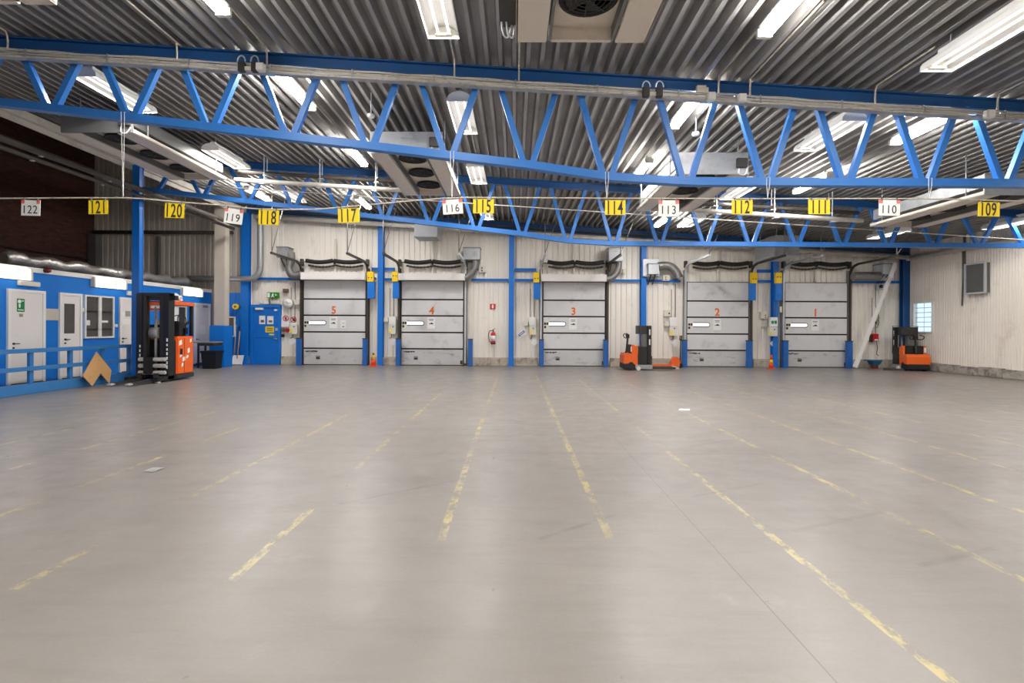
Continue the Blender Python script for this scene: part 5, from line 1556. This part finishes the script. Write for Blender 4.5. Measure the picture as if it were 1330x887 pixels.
# ================================================================== LIGHTS
AREA_W = 48.0
protoW = protoS = None
def area(X, Y, Z, L_, w=0.2, power=AREA_W):
    ld = bpy.data.lights.new('tube_light', 'AREA')
    ld.shape = 'RECTANGLE'; ld.size = w; ld.size_y = L_
    ld.energy = power; ld.color = LIGHT_COL[:3]
    lo = bpy.data.objects.new('tube_light', ld)
    C.objects.link(lo)
    lo.location = (X, Y, Z)
def wide(X, yc, label, len_=1.45):
    """Arched white reflector over twin tubes."""
    global protoW
    zb = roof(X) - 0.36
    loc = (X, yc, zb)
    area(X, yc, zb + 0.055, 1.3, 0.05)
    if protoW:
        return dup(protoW, loc, label)
    r = thing('reflector_light', label, 'ceiling light', loc, group='open reflector ceiling lights')
    h, w, L_ = 0.17, 0.21, len_ / 2
    q = MB()
    n = 10
    prof = [(w * math.cos(PI * i / n), h * math.sin(PI * i / n) ** 0.8) for i in range(n + 1)]
    inn = [(x * 0.97, max(z - 0.008, 0)) for x, z in prof]
    def sweep(pr):
        prev = None
        for (x, z) in pr:
            cur = (q.bm.verts.new((x, -L_, z)), q.bm.verts.new((x, L_, z)))
            if prev: q.bm.faces.new((prev[0], cur[0], cur[1], prev[1])).smooth = True
            prev = cur
    sweep(prof); sweep(inn)
    q.build('reflector', WHITE, r, True)
    for s in (-1, 1):
        q = MB(); q.prism([(x, s * L_, z) for x, z in prof], (0, s * 0.006, 0)); q.build('end_plate', WHITE, r, True)
    for s in (-1, 1):
        q = MB(); q.tube([(s * 0.07, -L_ + 0.06, 0.065), (s * 0.07, L_ - 0.06, 0.065)], 0.016, 8); q.build('tube', TUBE, r, True)
    for s in (-1, 1):
        q = MB(); q.box(-0.1, 0.1, s * (L_ - 0.028) - 0.022, s * (L_ - 0.028) + 0.022, 0.03, 0.12); q.build('lamp_holder', CREAM, r, True)
    q = MB(); q.box(-0.06, 0.06, -L_ + 0.1, L_ - 0.1, 0.165, 0.23); q.build('spine', WHITE, r, True)
    for s in (-1, 1):
        q = MB(); q.tube([(0, s * 0.5, 0.22), (0, s * 0.5, 0.37)], 0.008, 6); q.build('hanger', GALV_L, r, True)
    protoW = r
    return r
def strip(X, yc, label):
    global protoS
    zb = roof(X) - 0.25
    loc = (X, yc, zb)
    if protoS:
        return dup(protoS, loc, label)
    r = thing('strip_light', label, 'ceiling light', loc, group='narrow strip ceiling lights')
    q = MB(); q.box(-0.085, 0.085, -0.68, 0.68, 0, 0.075, 0.02); q.build('diffuser', STRIP, r, True)
    q = MB(); q.box(-0.07, 0.07, -0.7, 0.7, 0.076, 0.14); q.build('body', WHITE, r, True)
    for s in (-1, 1):
        q = MB(); q.box(-0.09, 0.09, s * 0.71 - 0.03, s * 0.71 + 0.03, -0.005, 0.09); q.build('end_cap', CREAM, r, True)
        q = MB(); q.box(-0.015, 0.015, s * 0.5 - 0.015, s * 0.5 + 0.015, 0.14, 0.235); q.build('bracket', GALV_L, r, True)
    protoS = r
    return r
WL = [(-7.15, 9.2, 'open reflector light above the leftmost cooler, crossed by nearest truss braces'), (-7.15, 12.72, 'open reflector light just right of the leftmost cooler'), (-7.15, 16.33, 'open reflector light behind the farther truss, left, above sign 118'),
      (-0.94, 5.95, 'open reflector light at the top edge left of the overhead cooler'), (-0.94, 9.25, 'open reflector light seen through the nearest truss left of centre'), (-0.94, 12.72, 'open reflector light right of the cooler with three dark fans'), (-0.94, 17.2, 'open reflector light farthest back, beside sign 115'),
      (5.52, 6.0, 'large open reflector light at the upper right edge'), (5.52, 9.05, 'open reflector light seen through the nearest truss, right of centre'), (5.58, 12.75, 'open reflector light right of the cooler above sign 113'), (5.65, 16.4, 'open reflector light behind the farther truss, left of sign 112'),
      (13.75, 14.15, 'open reflector light at the far right edge beside sign 109'), (11.95, 16.4, 'open reflector light behind the farther truss, above the right corner')]
SL = [(-3.8, 5.95, 'narrow strip light at the top edge, left'), (-3.82, 8.87, 'narrow strip light seen through the nearest truss, left'), (-3.8, 12.2, 'narrow strip light left of the cooler with three fans'),
      (3.1, 5.68, 'narrow strip light at the top edge, right of the overhead cooler'), (2.9, 8.67, 'narrow strip light seen through the nearest truss, above sign 113'), (2.95, 12.0, 'narrow strip light just left of the cooler above sign 113'),
      (7.02, 8.77, 'narrow strip light seen through the nearest truss, right'), (7.08, 12.2, 'narrow strip light left of sign 111'),
      (4.95, 17.2, 'small bright strip light behind the farther truss near sign 113'), (-5.1, 17.2, 'small bright strip light behind the farther truss near sign 117'), (-8.5, 16.9, 'small bright strip light far back left of sign 118')]
for a_ in WL: wide(*a_)
for a_ in SL: strip(*a_)
# unseen lights added behind the viewer to light the near floor
for X in (-7.15, -0.94, 5.52):
    for y in (2.4, -1.2):
        wide(X, y, 'unseen reflector light added behind the viewer')
for X in (-3.8, 3.1, 8.8):
    for y in (2.2, -1.4):
        strip(X, y, 'unseen strip light added behind the viewer')
wide(10.6, 6.5, 'unseen reflector light added right of the view'); wide(11.8, 9.8, 'unseen reflector light added right of the view')  # extra lights added out of view at the right
# small sensors / cameras
def sensor(px, py, Y, lab):
    c = W(px, py, Y)
    r = thing('ceiling_sensor', lab, 'sensor', c, group='small pale sensors on the deck')
    MB().lathe([(0.0, 0), (0.05, 0.005), (0.07, 0.03), (0.07, 0.06)], c, 16).build('dome', WHITE, r)
    MB().tube([c + Vector((0, 0, 0.05)), Vector((c.x, c.y, roof(c.x)))], 0.012, 6).build('stem', GALV_L, r)
sensor(482, 153, 9.2, 'small pale sensor under the deck left of the three-fan cooler')
sensor(904, 177, 9.3, 'small pale sensor with pipe beside the cooler above sign 113')
# paper scraps on the floor
for (px, py, lab) in ((889, 533, 'small white paper scrap on the floor in the right half'), (197, 612, 'thin pale strip of scrap on the floor at left')):
    u, v = un(px, py)
    Y = F * EYE / v; X = u * Y / F
    s = 0.12 if px > 600 else 0.07
    q = MB().prism([(X - s, Y - 0.02, 0.004), (X + s * .7, Y - 0.05, 0.004), (X + s, Y + 0.08, 0.012), (X - s * .5, Y + 0.06, 0.02)], (0, 0, 0.003))
    tag(q.build('paper_scrap', PAPER if px > 600 else GREYBD), lab, 'scrap')

# ================================================================== WORLD AND VIEW
w = bpy.data.worlds.new('world')
bpy.context.scene.world = w
w.use_nodes = True
bg = w.node_tree.nodes['Background']
bg.inputs['Color'].default_value = (0.72, 0.86, 1.0, 1)
bg.inputs['Strength'].default_value = 0.95
sc = bpy.context.scene
sc.view_settings.view_transform = 'Standard'
sc.view_settings.look = 'None'
sc.view_settings.gamma = 1.0
sc.view_settings.use_curve_mapping = False
sc.view_settings.exposure = 0.42
sc.cycles.use_denoising = True
sc.cycles.max_bounces = 8
